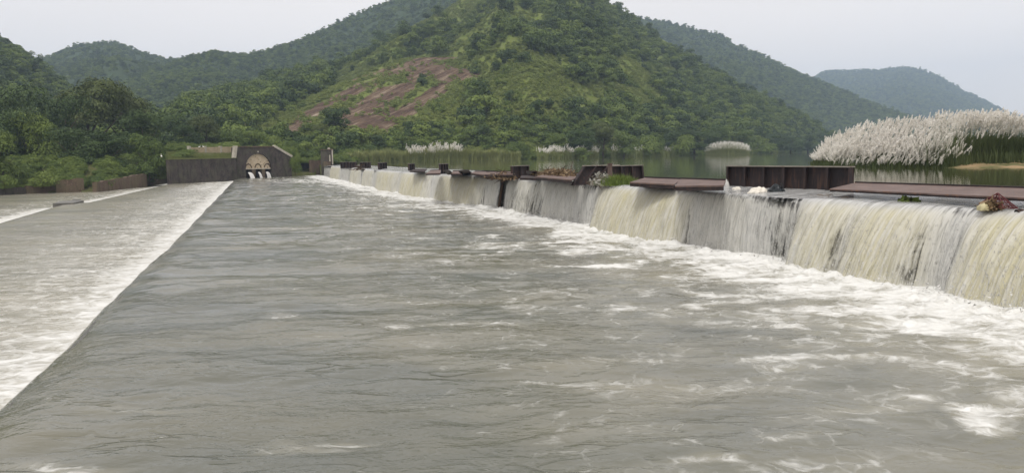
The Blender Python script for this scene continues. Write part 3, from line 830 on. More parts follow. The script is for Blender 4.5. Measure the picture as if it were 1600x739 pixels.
# --- grove and bank trees on the left: px centre, py of foot, py of top, distance
def place(px, ybot, ytop, D, key, name, label, cat, group=None, wpx=None, rot=None):
    b = und(px, ybot, D); H = (ybot - ytop) / FPX * D * 1.03
    cr, tr, W, Hk = KIND[key]
    e = empty(name, b, rot if rot is not None else random.uniform(0, 6.28), label, cat, group)
    sw = (wpx / FPX * D / (W * 1.05)) if wpx else H / Hk
    e.scale = (sw, sw, H / (Hk * 1.08))
    add('crown', cr, e)
    if tr: add('trunk', tr, e)
    return e
G1 = 'tall dark trees of the grove at the left'
place(18, 268, 150, 215, 'grove2', 'grove_tree', 'dark tree of the grove at the left edge of the photo', 'tree', G1, 110)
place(-60, 275, 140, 200, 'grove', 'grove_tree', 'dark grove tree mostly outside the left edge of the frame', 'tree', G1, 120)
place(28, 276, 183, 170, 'grove2', 'grove_tree', 'dark rounded tree in front of the grove at the far left bank', 'tree', G1, 86)
place(150, 272, 131, 205, 'feather', 'grove_tree', 'biggest and tallest tree of the left grove, feathery dark crown', 'tree', G1, 120)
place(200, 268, 140, 212, 'feather', 'grove_tree', 'tall crown just right of the highest tree of the grove', 'tree', G1, 96)
place(98, 270, 160, 190, 'grove2', 'grove_tree', 'dark crown left of the tallest tree of the grove', 'tree', G1, 80)
place(62, 276, 190, 168, 'broad', 'grove_tree', 'green broad tree in the gap of the left grove', 'tree', G1, 60)
place(228, 268, 172, 190, 'grove', 'grove_tree', 'right hand dark tree of the grove behind the egret', 'tree', G1, 74)
place(120, 282, 206, 160, 'grove2', 'grove_tree', 'low dark tree before the middle of the grove', 'tree', G1, 78)
place(172, 280, 205, 162, 'grove', 'grove_tree', 'low dark crown under the tallest grove tree', 'tree', G1, 70)
place(234, 277, 216, 160, 'broad', 'bank_tree', 'light green spreading tree beside the left end of the dark retaining wall', 'tree', None, 52)
place(0, 282, 214, 142, 'round', 'bank_tree', 'yellow green bushy tree on the bank at the left edge', 'tree', None, 56)
place(262, 240, 180, 240, 'grove2', 'bank_tree', 'dark tree rising behind the grassy terrace left end', 'tree', None, 48)
G2 = 'bushes along the left bank'
for i, (px, yb, yt, D, w, lab) in enumerate([
    (68, 294, 270, 128, 36, 'dark leafy bush hanging over the brown ruined wall by the left pool'),
    (30, 290, 262, 134, 46, 'pale green bush near the left edge above the pool'),
    (110, 284, 255, 140, 50, 'green bush on the bank above the first brown wall block'),
    (150, 283, 253, 142, 48, 'green bush behind the middle of the brown ruined wall'),
    (190, 283, 256, 144, 46, 'green bush behind the right block of the brown ruined wall'),
    (222, 284, 258, 148, 40, 'bush between the brown ruined wall and the dark retaining wall'),
    (248, 282, 250, 151, 32, 'dark bush touching the left end of the retaining wall'),
    (132, 292, 274, 132, 22, 'small bush in the gap between two brown wall blocks'),
    (90, 278, 246, 150, 50, 'bright bush in front of the grove left of centre'),
    (8, 297, 276, 126, 30, 'small bush by the dark stone pier at the left edge')]):
    place(px, yb - 2, yt, D + 12, ['bushy', 'vine', 'weed'][i % 3], 'bush', lab, 'bush', G2, w)
G3 = 'trees behind the terrace and the arched wall'
for i, (px, yb, yt, D, w, key, lab) in enumerate([
    (322, 240, 180, 215, 56, 'feather', 'rounded olive tree standing behind the terrace parapet'),
    (290, 242, 196, 210, 48, 'grove2', 'dark tree behind the left end of the terrace parapet'),
    (360, 240, 200, 215, 56, 'vine', 'spreading green bush tree left of the arched wall'),
    (392, 236, 206, 220, 50, 'broad', 'green tree right above the arched wall'),
    (426, 240, 212, 210, 40, 'bushy', 'low bush above the right shoulder of the arched wall'),
    (455, 248, 216, 200, 40, 'vine', 'bush above the pale sloping coping'),
    (280, 250, 234, 170, 46, 'bushy', 'bush growing at the left end of the grassy terrace'),
    (345, 238, 222, 200, 50, 'bushy', 'low bush strip behind the terrace parapet'),
    (462, 270, 236, 176, 22, 'vine', 'creeper covered bush right of the arched wall'),
    (482, 252, 232, 190, 34, 'vine', 'bush behind the dark recess beside the gate pier'),
    (400, 206, 186, 300, 40, 'grove2', 'dark tree on the lower slope above the arched wall'),
    (355, 190, 170, 400, 44, 'grove', 'dark trees high behind the terrace')]):
    place(px, yb, yt, D, key, 'bush' if 'bush' in lab and 'tree' not in lab else 'bank_tree', lab, 'bush' if 'bush' in lab and 'tree' not in lab else 'tree', G3, w)
G4 = 'trees and bushes along the far shore'
shore = [
    (524, 238, 164, 250, 50, 'tall', 'tall slim dark tree at the foot of the red rock slope'),
    (502, 240, 192, 245, 34, 'feather', 'feathery tree left of the tall tree by the red rocks'),
    (545, 244, 205, 238, 44, 'round', 'rounded tree right of the tall tree by the red rocks'),
    (570, 250, 222, 225, 50, 'vine', 'pale green creeper covered bush above the far falls'),
    (535, 254, 232, 205, 40, 'bushy', 'green bush right behind the gate pier'),
    (610, 248, 224, 240, 40, 'vine', 'low bush on the shore left of the white reeds'),
    (625, 236, 205, 262, 44, 'grove2', 'dark tree behind the white reeds at the left'),
    (655, 238, 196, 262, 46, 'grove', 'dark crooked tree above the white tufted reeds'),
    (690, 238, 198, 262, 50, 'grove2', 'wide dark tree above the long reed bed'),
    (664, 242, 216, 252, 26, 'round', 'small round bush before the dark trees over the reeds'),
    (730, 238, 203, 260, 48, 'broad', 'green tree behind the middle of the reed bed'),
    (755, 238, 190, 262, 44, 'grove', 'darkest upright tree behind the reed bed'),
    (785, 236, 202, 268, 44, 'vine', 'bushy tree left of the round domed bush'),
    (807, 246, 217, 246, 46, 'vine', 'bright dome shaped creeper bush by the water'),
    (806, 252, 235, 243, 18, 'shrub', 'small round bush at the waterline under the domed bush'),
    (835, 238, 196, 275, 50, 'grove2', 'dark tree right of the domed bush'),
    (868, 244, 206, 268, 42, 'round', 'green round tree on the shore before the hill'),
    (870, 234, 190, 290, 50, 'broad', 'broad green crown behind the round shore tree'),
    (905, 240, 196, 280, 50, 'grove', 'dark tree behind the second white reed clump'),
    (912, 246, 230, 270, 26, 'bushy', 'small bush beside the second white reed clump'),
    (942, 242, 188, 290, 48, 'feather', 'large rounded olive tree near the water in midstream view'),
    (975, 243, 206, 300, 44, 'broad', 'pale green bush tree right of the rounded olive tree'),
    (1005, 243, 212, 320, 42, 'bushy', 'leafy bush on the shore with creeper'),
    (1022, 242, 206, 335, 36, 'vine', 'domed green bush left of the spiky bush'),
    (1062, 242, 210, 350, 36, 'bushy', 'spiky yellow green bush at the water edge'),
    (1040, 236, 196, 365, 44, 'grove2', 'dark tree behind the spiky shore bush'),
    (1085, 238, 200, 380, 46, 'grove', 'dark tree left of the white reed mound'),
    (1160, 236, 204, 450, 40, 'round', 'rounded pale tree above the white reed mound'),
    (1120, 236, 198, 420, 46, 'grove2', 'dark tree behind the white reed mound'),
    (1190, 241, 224, 470, 36, 'bushy', 'bush right of the white reed mound'),
    (1150, 230, 190, 500, 44, 'broad', 'green tree on the slope above the white reed mound'),
    (1205, 238, 206, 540, 40, 'grove', 'dark shore tree in the shadow of the hill'),
    (1235, 238, 212, 600, 36, 'grove2', 'dark low tree near the end of the far shore'),
    (1262, 237, 210, 680, 34, 'grove', 'last dark tree on the far shore before the big white reeds'),
    (1290, 237, 208, 740, 40, 'grove2', 'far dark tree partly hidden by the big white reeds')]
for px, yb, yt, D, w, key, lab in shore:
    b = 'bush' in lab.split(' at ')[0].split(' above ')[0].split(' before ')[0] and 'tree' not in lab.split(' by ')[0].split(' left ')[0].split(' right ')[0]
    place(px, yb + 1, yt, D, key, 'bush' if b else 'shore_tree', lab, 'bush' if b else 'tree', G4, w * 1.12)

# --- wooded slopes
def sample_hill(name, n, seed, rlo=0.0, rhi=1.0):
    V = HILLS[name]; r = np.random.default_rng(seed)
    nc, nr = V.shape[:2]
    i = r.random(n) * (nc - 1.001); j = (rlo + (rhi - rlo) * r.random(n)) * (nr - 1.001)
    a = i.astype(int); b = j.astype(int); u = (i - a)[:, None]; v = (j - b)[:, None]
    p = V[a, b] * (1 - u) * (1 - v) + V[a + 1, b] * u * (1 - v) + V[a, b + 1] * (1 - u) * v + V[a + 1, b + 1] * u * v
    return p, j / (nr - 1)

def scatter(name, pts, scl, idx, protos, label, cat, seed=1):
    r = np.random.default_rng(seed)
    me = bpy.data.meshes.new(name); me.vertices.add(len(pts)); me.vertices.foreach_set('co', np.asarray(pts, np.float32).ravel())
    for k, v in (('scl', scl), ('rotz', r.uniform(0, 6.28, len(pts)))):
        a = me.attributes.new(k, 'FLOAT', 'POINT'); a.data.foreach_set('value', np.asarray(v, np.float32))
    a = me.attributes.new('pick', 'INT', 'POINT'); a.data.foreach_set('value', np.asarray(idx, np.int32))
    me.update()
    o = add(name, me); tag(o, label, cat, kind='stuff')
    ng = bpy.data.node_groups.new(name, 'GeometryNodeTree')
    ng.interface.new_socket('Geometry', in_out='INPUT', socket_type='NodeSocketGeometry')
    ng.interface.new_socket('Geometry', in_out='OUTPUT', socket_type='NodeSocketGeometry')
    N = ng.nodes; L = ng.links
    gi = N.new('NodeGroupInput'); go = N.new('NodeGroupOutput')
    mp = N.new('GeometryNodeMeshToPoints'); io = N.new('GeometryNodeInstanceOnPoints'); jo = N.new('GeometryNodeJoinGeometry')
    for p in reversed(protos):
        oi = N.new('GeometryNodeObjectInfo'); oi.inputs['Object'].default_value = p; oi.inputs['As Instance'].default_value = True
        L.new(oi.outputs['Geometry'], jo.inputs[0])
    def na(nm, t):
        q = N.new('GeometryNodeInputNamedAttribute'); q.data_type = t; q.inputs['Name'].default_value = nm; return q.outputs['Attribute']
    cx = N.new('ShaderNodeCombineXYZ'); L.new(na('rotz', 'FLOAT'), cx.inputs[2])
    e2 = N.new('FunctionNodeEulerToRotation'); L.new(cx.outputs[0], e2.inputs[0])
    L.new(gi.outputs[0], mp.inputs[0]); L.new(mp.outputs[0], io.inputs['Points']); L.new(jo.outputs[0], io.inputs['Instance'])
    io.inputs['Pick Instance'].default_value = True
    L.new(na('pick', 'INT'), io.inputs['Instance Index']); L.new(e2.outputs[0], io.inputs['Rotation'])
    cs = N.new('ShaderNodeCombineXYZ'); sa = na('scl', 'FLOAT')
    for k in range(3): L.new(sa, cs.inputs[k])
    L.new(cs.outputs[0], io.inputs['Scale'])
    L.new(io.outputs[0], go.inputs[0])
    md = o.modifiers.new('scatter', 'NODES'); md.node_group = ng
    return o

def main_density(p, r):
    px, py = pj(p)
    d = 0.52 + 1.2 * fbm(p[:, 0] * 0.016, p[:, 1] * 0.016, 33, 3)
    # grassy streaks on the spur and pale clearings
    for q in [(750, -4, 640, 50, 13, 11), (640, 50, 590, 78, 10, 9), (585, 70, 545, 95, 9, 10), (540, 90, 505, 112, 8, 6), (720, 12, 700, 30, 10, 10), (800, 80, 870, 108, 12, 9), (960, 60, 1000, 75, 7, 8), (975, 110, 1010, 128, 16, 10), (930, 140, 1000, 160, 12, 12), (860, 100, 900, 120, 12, 8)]:
        d = d - 1.4 * seg_field(px, py, *q)
    d = np.where(px > 1060, d + 0.6, d); d = np.where((py < 100) & (px > 780), d + 0.15, d)
    d = np.where((px < 520) & (py > 110), d + 0.3, d)
    return np.clip(d, 0.03, 1)
pm, rm = sample_hill('hill_main', 13000, 3)
keep = np.random.default_rng(8).random(len(pm)) < main_density(pm, rm)
_ax, _ay = pj(pm)
keep &= ~((_ax > 400) & (_ax < 735) & (_ay > np.interp(_ax, [400, 440, 480, 540, 600, 660, 740], [206, 180, 158, 130, 103, 92, 92]) - 3))    # inside the front hill
_g = sstep(735, 760, _ax) * (1 - sstep(890, 960, _ax + (_ay - 140) * -.6)) * sstep(96, 116, _ay) * (1 - sstep(180, 205, _ay))
keep &= np.random.default_rng(18).random(len(pm)) > 0.94 * _g
pm = pm[keep]
pf, rf = sample_hill('hill_front', 5200, 4)
fx, fy = pj(pf)
df = 0.02 + 0.35 * fbm(pf[:, 0] * 0.03, pf[:, 1] * 0.03, 34, 3)
df = df + 0.9 * sstep(200, 222, fy) * sstep(600, 660, fx) + 0.7 * sstep(820, 900, fx) + 0.7 * sstep(222, 232, fy) - 1.5 * rock_knoll(fx, fy)
df = np.where((fy < 118) & (fx > 640) & (fx < 800), df - .4, df)
kf = np.random.default_rng(9).random(len(pf)) < np.clip(df, 0, 1) * 0.5
pf = pf[kf & (fx < 770)]
allp = np.concatenate([pm, pf]); N_ = len(allp)
r_ = np.random.default_rng(10)
scl = np.clip(r_.lognormal(-0.12, 0.32, N_), 0.4, 1.7)
scl[len(pm):] *= 0.72
idx = r_.integers(0, 6, N_)
dist = np.hypot(allp[:, 0], allp[:, 1]); apx, apy = pj(allp)
vis = (apx > -20) & (apx < 1620) & (apy > -10)
size = np.where(vis, scl / dist, 0)
order = np.argsort(-size)
big = order[:175]; rest = np.setdiff1d(np.arange(N_), big)
protos = []
cnt = 0
for i in big:
    k = idx[i]; e_lab = ('low tree scattered on the grassy rocky hill front' if i >= len(pm) else
        'dense tree on the lower wooded slope right of the grassy hill' if apx[i] > 900 else
        'dense tree on the wooded slope left of the grassy hill' if apx[i] < 520 else 'dense tree high on the main hill above the red rocks')
    o = tree('slope%d' % k, allp[i] - [0, 0, 0.4], float(scl[i]) * 0.98, float(r_.uniform(0, 6.28)), 'hill_tree', e_lab, 'tree', e_lab.replace('tree', 'trees', 1))
crown_proto = {}
for o in bpy.data.objects:
    if o.type == 'MESH' and o.data.name.startswith('crown_'): crown_proto.setdefault(o.data.name, o)
slope_protos = []
for i in range(6):
    nm = 'crown_slope%d' % i
    slope_protos.append(crown_proto[nm])
scatter('hillside_wood', allp[rest], scl[rest], idx[rest], slope_protos, 'dense green trees covering the main hill', 'wood', 2)

def wood(name, hn, n, seed, smin, smax, label, rlo=0.0, clear=0.55):
    p, r = sample_hill(hn, n, seed, rlo)
    d = 0.85 + 0.9 * fbm(p[:, 0] * 0.008, p[:, 1] * 0.008, seed, 3)
    k = np.random.default_rng(seed + 500).random(n) < np.clip(d, clear, 1)
    p = p[k]; rr = np.random.default_rng(seed + 1)
    return scatter(name, p - [0, 0, 1.0], rr.uniform(smin, smax, len(p)), rr.integers(0, 5, len(p)), slope_protos[:5], label, 'wood', seed)
wood('ridge_wood', 'hill_behind', 14000, 61, 0.55, 1.0, 'blue green wood on the left flank ridge behind the main hill')
wood('left_hill_wood', 'hill_left_far', 14000, 62, 0.55, 1.0, 'blue green wood on the rounded hill at the left')
wood('near_slope_wood', 'hill_left_near', 5000, 63, 0.6, 1.15, 'dark wood on the slope at the left edge')
wood('right_ridge_wood', 'hill_right_back', 17000, 64, 0.8, 1.35, 'hazy wood on the long ridge at the right')
wood('far_hill_wood', 'hill_right_far', 16000, 65, 1.2, 2.0, 'faint blue wood on the farthest hill')

# scrub on the grassy hill and the clearings
p1, r1 = sample_hill('hill_front', 15000, 71); x1, y1 = pj(p1)
k1 = np.random.default_rng(72).random(len(p1)) < np.clip(0.8 - 0.85 * rock_knoll(x1, y1) + 0.6 * fbm(p1[:, 0] * .05, p1[:, 1] * .05, 73, 3), 0.02, 1)
p2, r2 = sample_hill('hill_main', 26000, 74)
p4, r4 = sample_hill('hill_main', 60000, 78); p4 = p4[(main_density(p4, r4) < .42) | (np.abs(pj(p4)[0] - 820) < 80) & (pj(p4)[1] > 95)]
p4 = p4[np.random.default_rng(79).random(len(p4)) < .75]
p3 = np.concatenate([p1[k1], p2, p4])
scrub_src = []
for i in range(2):
    b = und([470, 880][i], [225, 228][i], [232, 275][i])
    o = tree('scrub%d' % i, b, 1.4, 0, 'shrub', ['low scrubby shrub at the foot of the rocky slope', 'low scrubby shrub on the slope foot behind the second reed clump'][i], 'shrub')
    scrub_src.append([c for c in o.children if c.name.startswith('crown')][0] if o.children else None)
col_map = [o for o in bpy.data.objects if o.type == 'MESH' and o.data.name.startswith('crown_scrub')]
rr = np.random.default_rng(75)
scatter('hillside_scrub', p3 - [0, 0, 0.15], rr.uniform(0.35, 1.15, len(p3)), rr.integers(0, 2, len(p3)), col_map[:2], 'low green scrub and grass tufts between the hill trees', 'scrub', 76)
# weeds on the river banks
def bank_weeds():
    r = np.random.default_rng(80); pts = []
    for i in range(5200):
        px = r.uniform(-60, 1300)
        if px < 262 and float(gn(px * .05, 4.4, 83)) < -.05: continue
        if px < 262: o_ = 1.0 + r.exponential(11); D = dleft(px) + o_; zz = -0.6 + 3.2 * float(sstep(0, 14, o_)) + .05 * o_
        elif px < 372: 
            D0 = np.interp(px, [262, 372], [159, 172]); D = D0 + 24 + r.exponential(14); zz = 3.9 + .075 * 24 + (D - D0 - 24) * .04
        elif px < 458: D0 = np.interp(px, [372, 458], [173, 181]); D = D0 + 1 + r.exponential(10); zz = 4.2 + 0.9 * float(sstep(0, 8, D - D0))
        elif px < 520: D = 184 + r.exponential(12); zz = 2.6
        else:
            D0 = np.interp(px, [520, 560, 640, 830, 1000, 1170, 1250, 1330], [184, 200, 233, 243, 316, 455, 680, 1100]); o_ = r.exponential(9) + 0.4; D = D0 + o_; zz = 2.4 + 1.0 * float(sstep(0, 12, o_))
        py = 250 - 0.0141 * (px - 400); d = und(px, py, D)
        pts.append((d[0], d[1], zz))
    pts = np.array(pts); q = np.random.default_rng(81)
    wp = [[o for o in bpy.data.objects if o.type == 'MESH' and o.data.name == 'crown_' + k][0] for k in ('shrub', 'weed')]
    scatter('bank_weeds', pts, q.uniform(0.25, 0.85, len(pts)), q.integers(0, 2, len(pts)), wp, 'leafy weeds covering the far river banks', 'weeds', 82)
bank_weeds()

# ------------------------------------------------------------------ reeds with white plumes
def reeds(name, specs, label, cat='reeds', width=0.05, plume=(0.65, 0.10), seed=1, nb=(3, 6), kind_='stuff', fluff=26):
    """specs: list of (base xyz, height, lean xy, has_plume, blades)"""
    r = np.random.default_rng(seed)
    V = []; Fq = []; MI = []; LV = []; n = 0
    for (b, h, ln, pl, bl) in specs:
        b = np.asarray(b, float)
        for k in range(bl):
            a = r.uniform(0, 6.28); hh = h * r.uniform(0.45, 0.85) if pl else h * r.uniform(0.6, 1.05)
            out = np.array([math.cos(a), math.sin(a), 0]) * hh * r.uniform(0.08, 0.38) + np.array([ln[0], ln[1], 0]) * 0.6
            side = np.array([-math.sin(a), math.cos(a), 0]) * width * r.uniform(.6, 1.4)
            q = b + np.array([r.normal() * .25, r.normal() * .25, 0])
            m = q + out * 0.30 + np.array([0, 0, hh * 0.62]); t = q + out + np.array([0, 0, hh * r.uniform(.82, 1.0)])
            V += [q - side, q + side, m + side * .8, m - side * .8, t]; LV += [r.uniform(0, 1)] * 5
            Fq += [(n, n + 1, n + 2), (n, n + 2, n + 3), (n + 3, n + 2, n + 4)]; MI += [0, 0, 0]; n += 5
        if pl:
            tip = b + np.array([ln[0], ln[1], h]); mid = b + np.array([ln[0] * .35, ln[1] * .35, h * .55])
            side = np.array([0.012, 0.004, 0]) * (width / .05)
            V += [b - side, b + side, tip + side, tip - side]; LV += [.6] * 4
            Fq += [(n, n + 1, n + 2), (n, n + 2, n + 3)]; MI += [0, 0]; n += 4
            dr = tip - mid; dr = dr / np.linalg.norm(dr); dr = dr + np.array([0.35, -0.05, 0]) * r.uniform(.2, 1.3) + r.normal(size=3) * .12; dr /= np.linalg.norm(dr)
            PL = plume[0] * r.uniform(.7, 1.25); PWd = plume[1] * r.uniform(.8, 1.25); lv = r.uniform(0, 1)
            for k in range(fluff):
                f = r.random(); c = tip + dr * PL * f + np.array([0, 0, -0.10 * PL * f * f])
                o = r.normal(size=3); o -= dr * (o @ dr); o /= np.linalg.norm(o)
                wd = PWd * math.sin(math.pi * (0.12 + 0.85 * f)) ** .7
                e = c + o * wd + dr * PL * 0.22
                s2 = np.cross(dr, o) * PWd * .30
                V += [c - s2, c + s2, e]; LV += [float(np.clip(lv + r.normal() * .2, 0, 1))] * 3; Fq += [(n, n + 1, n + 2)]; MI += [1]; n += 3
    me = mesh_np(name, V, Fq, [M_blade, M_plume], False, attrs={'leafvar': LV}, mat_idx=MI)
    o = add(name, me)
    return tag(o, label, cat, kind=kind_)

# sandy bank on the right that carries the big white reeds
def sx(px): return np.interp(px, [1270, 1285, 1300, 1350, 1400, 1500, 1600, 1800, 2200], [92, 84, 79, 74, 71, 68, 69, 74, 80])
def bankdir(px):
    d = und(px, 262, 1.0) - [0, 0, CAM_H]; return d[:2] / np.hypot(*d[:2])
def bank_z(px, o):
    return Z_UP - 0.5 + 0.55 * float(sstep(0, 1.5, o)) + 0.85 * float(sstep(2, 16, o)) - 1.6 * float(sstep(30, 42, o)) * (1 if px < 2300 else 0)
def right_bank():
    pxs = np.linspace(1268, 2200, 120); offs = [0, .7, 1.5, 3, 6, 9, 12, 16, 22, 30, 36, 42]
    V = []
    for px in pxs:
        d = bankdir(px); D0 = float(sx(px)) + 0.5 * float(fbm(px * .03, 0.3, 6, 3))
        sc = float(sstep(1262, 1300, px)) * 0.9 + 0.1
        for o in offs:
            z = Z_UP - 0.5 + (bank_z(px, o) - Z_UP + 0.5) * sc + 0.12 * float(fbm(px * .05, o * .3, 5, 3)) * float(sstep(0, 3, o))
            V.append((d[0] * (D0 + o * sc - 0.5), d[1] * (D0 + o * sc - .5), z))
    me = mesh_np('sand_bank', V, grid_faces(len(pxs), len(offs))[:, ::-1], M_sand, True)
    tag(add('sand_bank', me), kind='structure')
right_bank()
def big_reeds():
    r = np.random.default_rng(91); sp = []
    top_line = lambda px: np.interp(px, [1270, 1283, 1300, 1340, 1400, 1450, 1540, 1600, 1700, 2200], [244, 226, 208, 189, 182, 177, 174, 180, 182, 180])
    n = 0
    while n < 6800:
        px = 1274 + (2150 - 1274) * r.random() ** 1.35
        if px < 1478: omin = 0.3
        else: omin = np.interp(px, [1478, 1505, 1600, 2200], [1, 6, 9, 8])
        o = omin + (r.gamma(1.6, 3.0) if r.random() < .6 else r.exponential(1.6)) if px < 1478 else omin + r.exponential(4.5)
        if o > 24: continue
        d = bankdir(px); D = float(sx(px)) + o; z = bank_z(px, o) - 0.05
        if px < 1300: z = Z_UP
        ytop = float(top_line(px)) + 12
        hmax = (und(px, ytop, D)[2] - z)
        edge = math.exp(-(o - omin) / 3.0) if px < 1478 else 0.75 * math.exp(-(o - omin) / 2.0)
        gap = float(gn(px * 0.02, o * .12 + 3, 17))
        left = r.random() > float(sstep(1425, 1530, px))
        if left and px < 1530: h = hmax * (0.13 + 0.87 * min(1, (o - omin + .1) / 8.0) ** .72) * r.uniform(.82, 1.03)
        else: h = hmax * (r.uniform(.78, 1.03) if r.random() < .55 else r.uniform(.52, 1.0))
        h = max(h, 0.45)
        out = -d * edge * h * r.uniform(0.1, 0.65)
        if px < 1330: out = out + np.array([-1, 0.1]) * h * r.uniform(0, .45) * (1330 - px) / 60
        has = r.random() < ((0.90 if o > omin + .7 else .55) if left else 0.80) and gap > -0.38
        if not left and r.random() < .22: has = False; h *= .8
        b = np.array([d[0] * D, d[1] * D, z])
        sp.append((b, h, (out[0] + r.normal() * .15 + .15, out[1]), has, 3 if has else 6)); n += 1
    # short green growth at the foot
    for i in range(1500):
        px = 1276 + 900 * r.random() ** 1.3; o = (0.1 if px < 1478 else np.interp(px, [1478, 1520, 2200], [1, 6, 5])) + r.exponential(1.2)
        d = bankdir(px); D = float(sx(px)) + o
        sp.append((np.array([d[0] * D, d[1] * D, bank_z(px, o) - .05]), r.uniform(.5, 1.6), (0, 0), False, 6))
    reeds('plume_reeds', sp, 'tall bank of silky white plumed reeds on the sandy spit at the right', 'reeds', 0.022, (0.74, 0.135), 92, fluff=32)
big_reeds()
def far_reeds(name, x0, x1, Dfun, hgt, npl, ngr, label, seed, ztop=0, sh=None):
    r = np.random.default_rng(seed); sp = []
    for i in range(npl + ngr):
        px = r.uniform(x0, x1); o = abs(r.normal(0, 2.2))
        cl = float(gn(px * .16, 2.2, seed))
        if i < npl and cl < -0.22 and not sh: continue
        D = Dfun(px) + o - 0.5
        py = 250 - 0.0141 * (px - 400); q = und(px, py, D)
        h = hgt * (sh(px) if sh else 1 + .7 * cl) * r.uniform(.42 if sh else .6, 1.0)
        sp.append((np.array([q[0], q[1], Z_UP - .1]), h if i < npl else h * .85, (r.normal() * .3, r.normal() * .3), i < npl, 3 if i < npl else 5))
    o = reeds(name, sp, label, 'reeds', 0.07, (1.1, 0.20), seed, fluff=14); o.data.materials[0] = M_reed
shd = lambda px: float(np.interp(px, [560, 640, 830, 1000, 1170, 1250], [200, 232, 242, 315, 454, 680]))
dome = lambda a, b: (lambda px: 0.30 + 0.70 * math.sqrt(max(0, 1 - ((px - (a + b) / 2) / ((b - a) / 2)) ** 2)))
far_reeds('reed_bed', 540, 812, shd, 4.6, 0, 5200, 'long green reed bed along the far shore', 101)
far_reeds('white_reeds', 636, 674, shd, 3.3, 260, 200, 'small white plumed reeds at the left end of the reed bed', 102)
far_reeds('white_reeds', 672, 720, shd, 4.0, 380, 260, 'taller white plumed reeds in the reed bed', 103)
far_reeds('white_reeds', 840, 935, shd, 3.3, 520, 900, 'white plumed reeds right of the domed bush', 104)
far_reeds('white_reeds', 955, 1060, shd, 3.6, 260, 1300, 'thin scattered white plumes among green shore reeds', 105)
far_reeds('reed_mound', 1102, 1170, lambda px: 400, 6.0, 1300, 500, 'isolated pale mound of white plumed reeds standing in the water', 106, sh=dome(1100, 1172))
far_reeds('reed_bed', 1172, 1215, shd, 4.0, 20, 300, 'green reeds right of the white reed mound', 107)

# terrace grass right above the retaining wall, and tuft on the weir, built further down

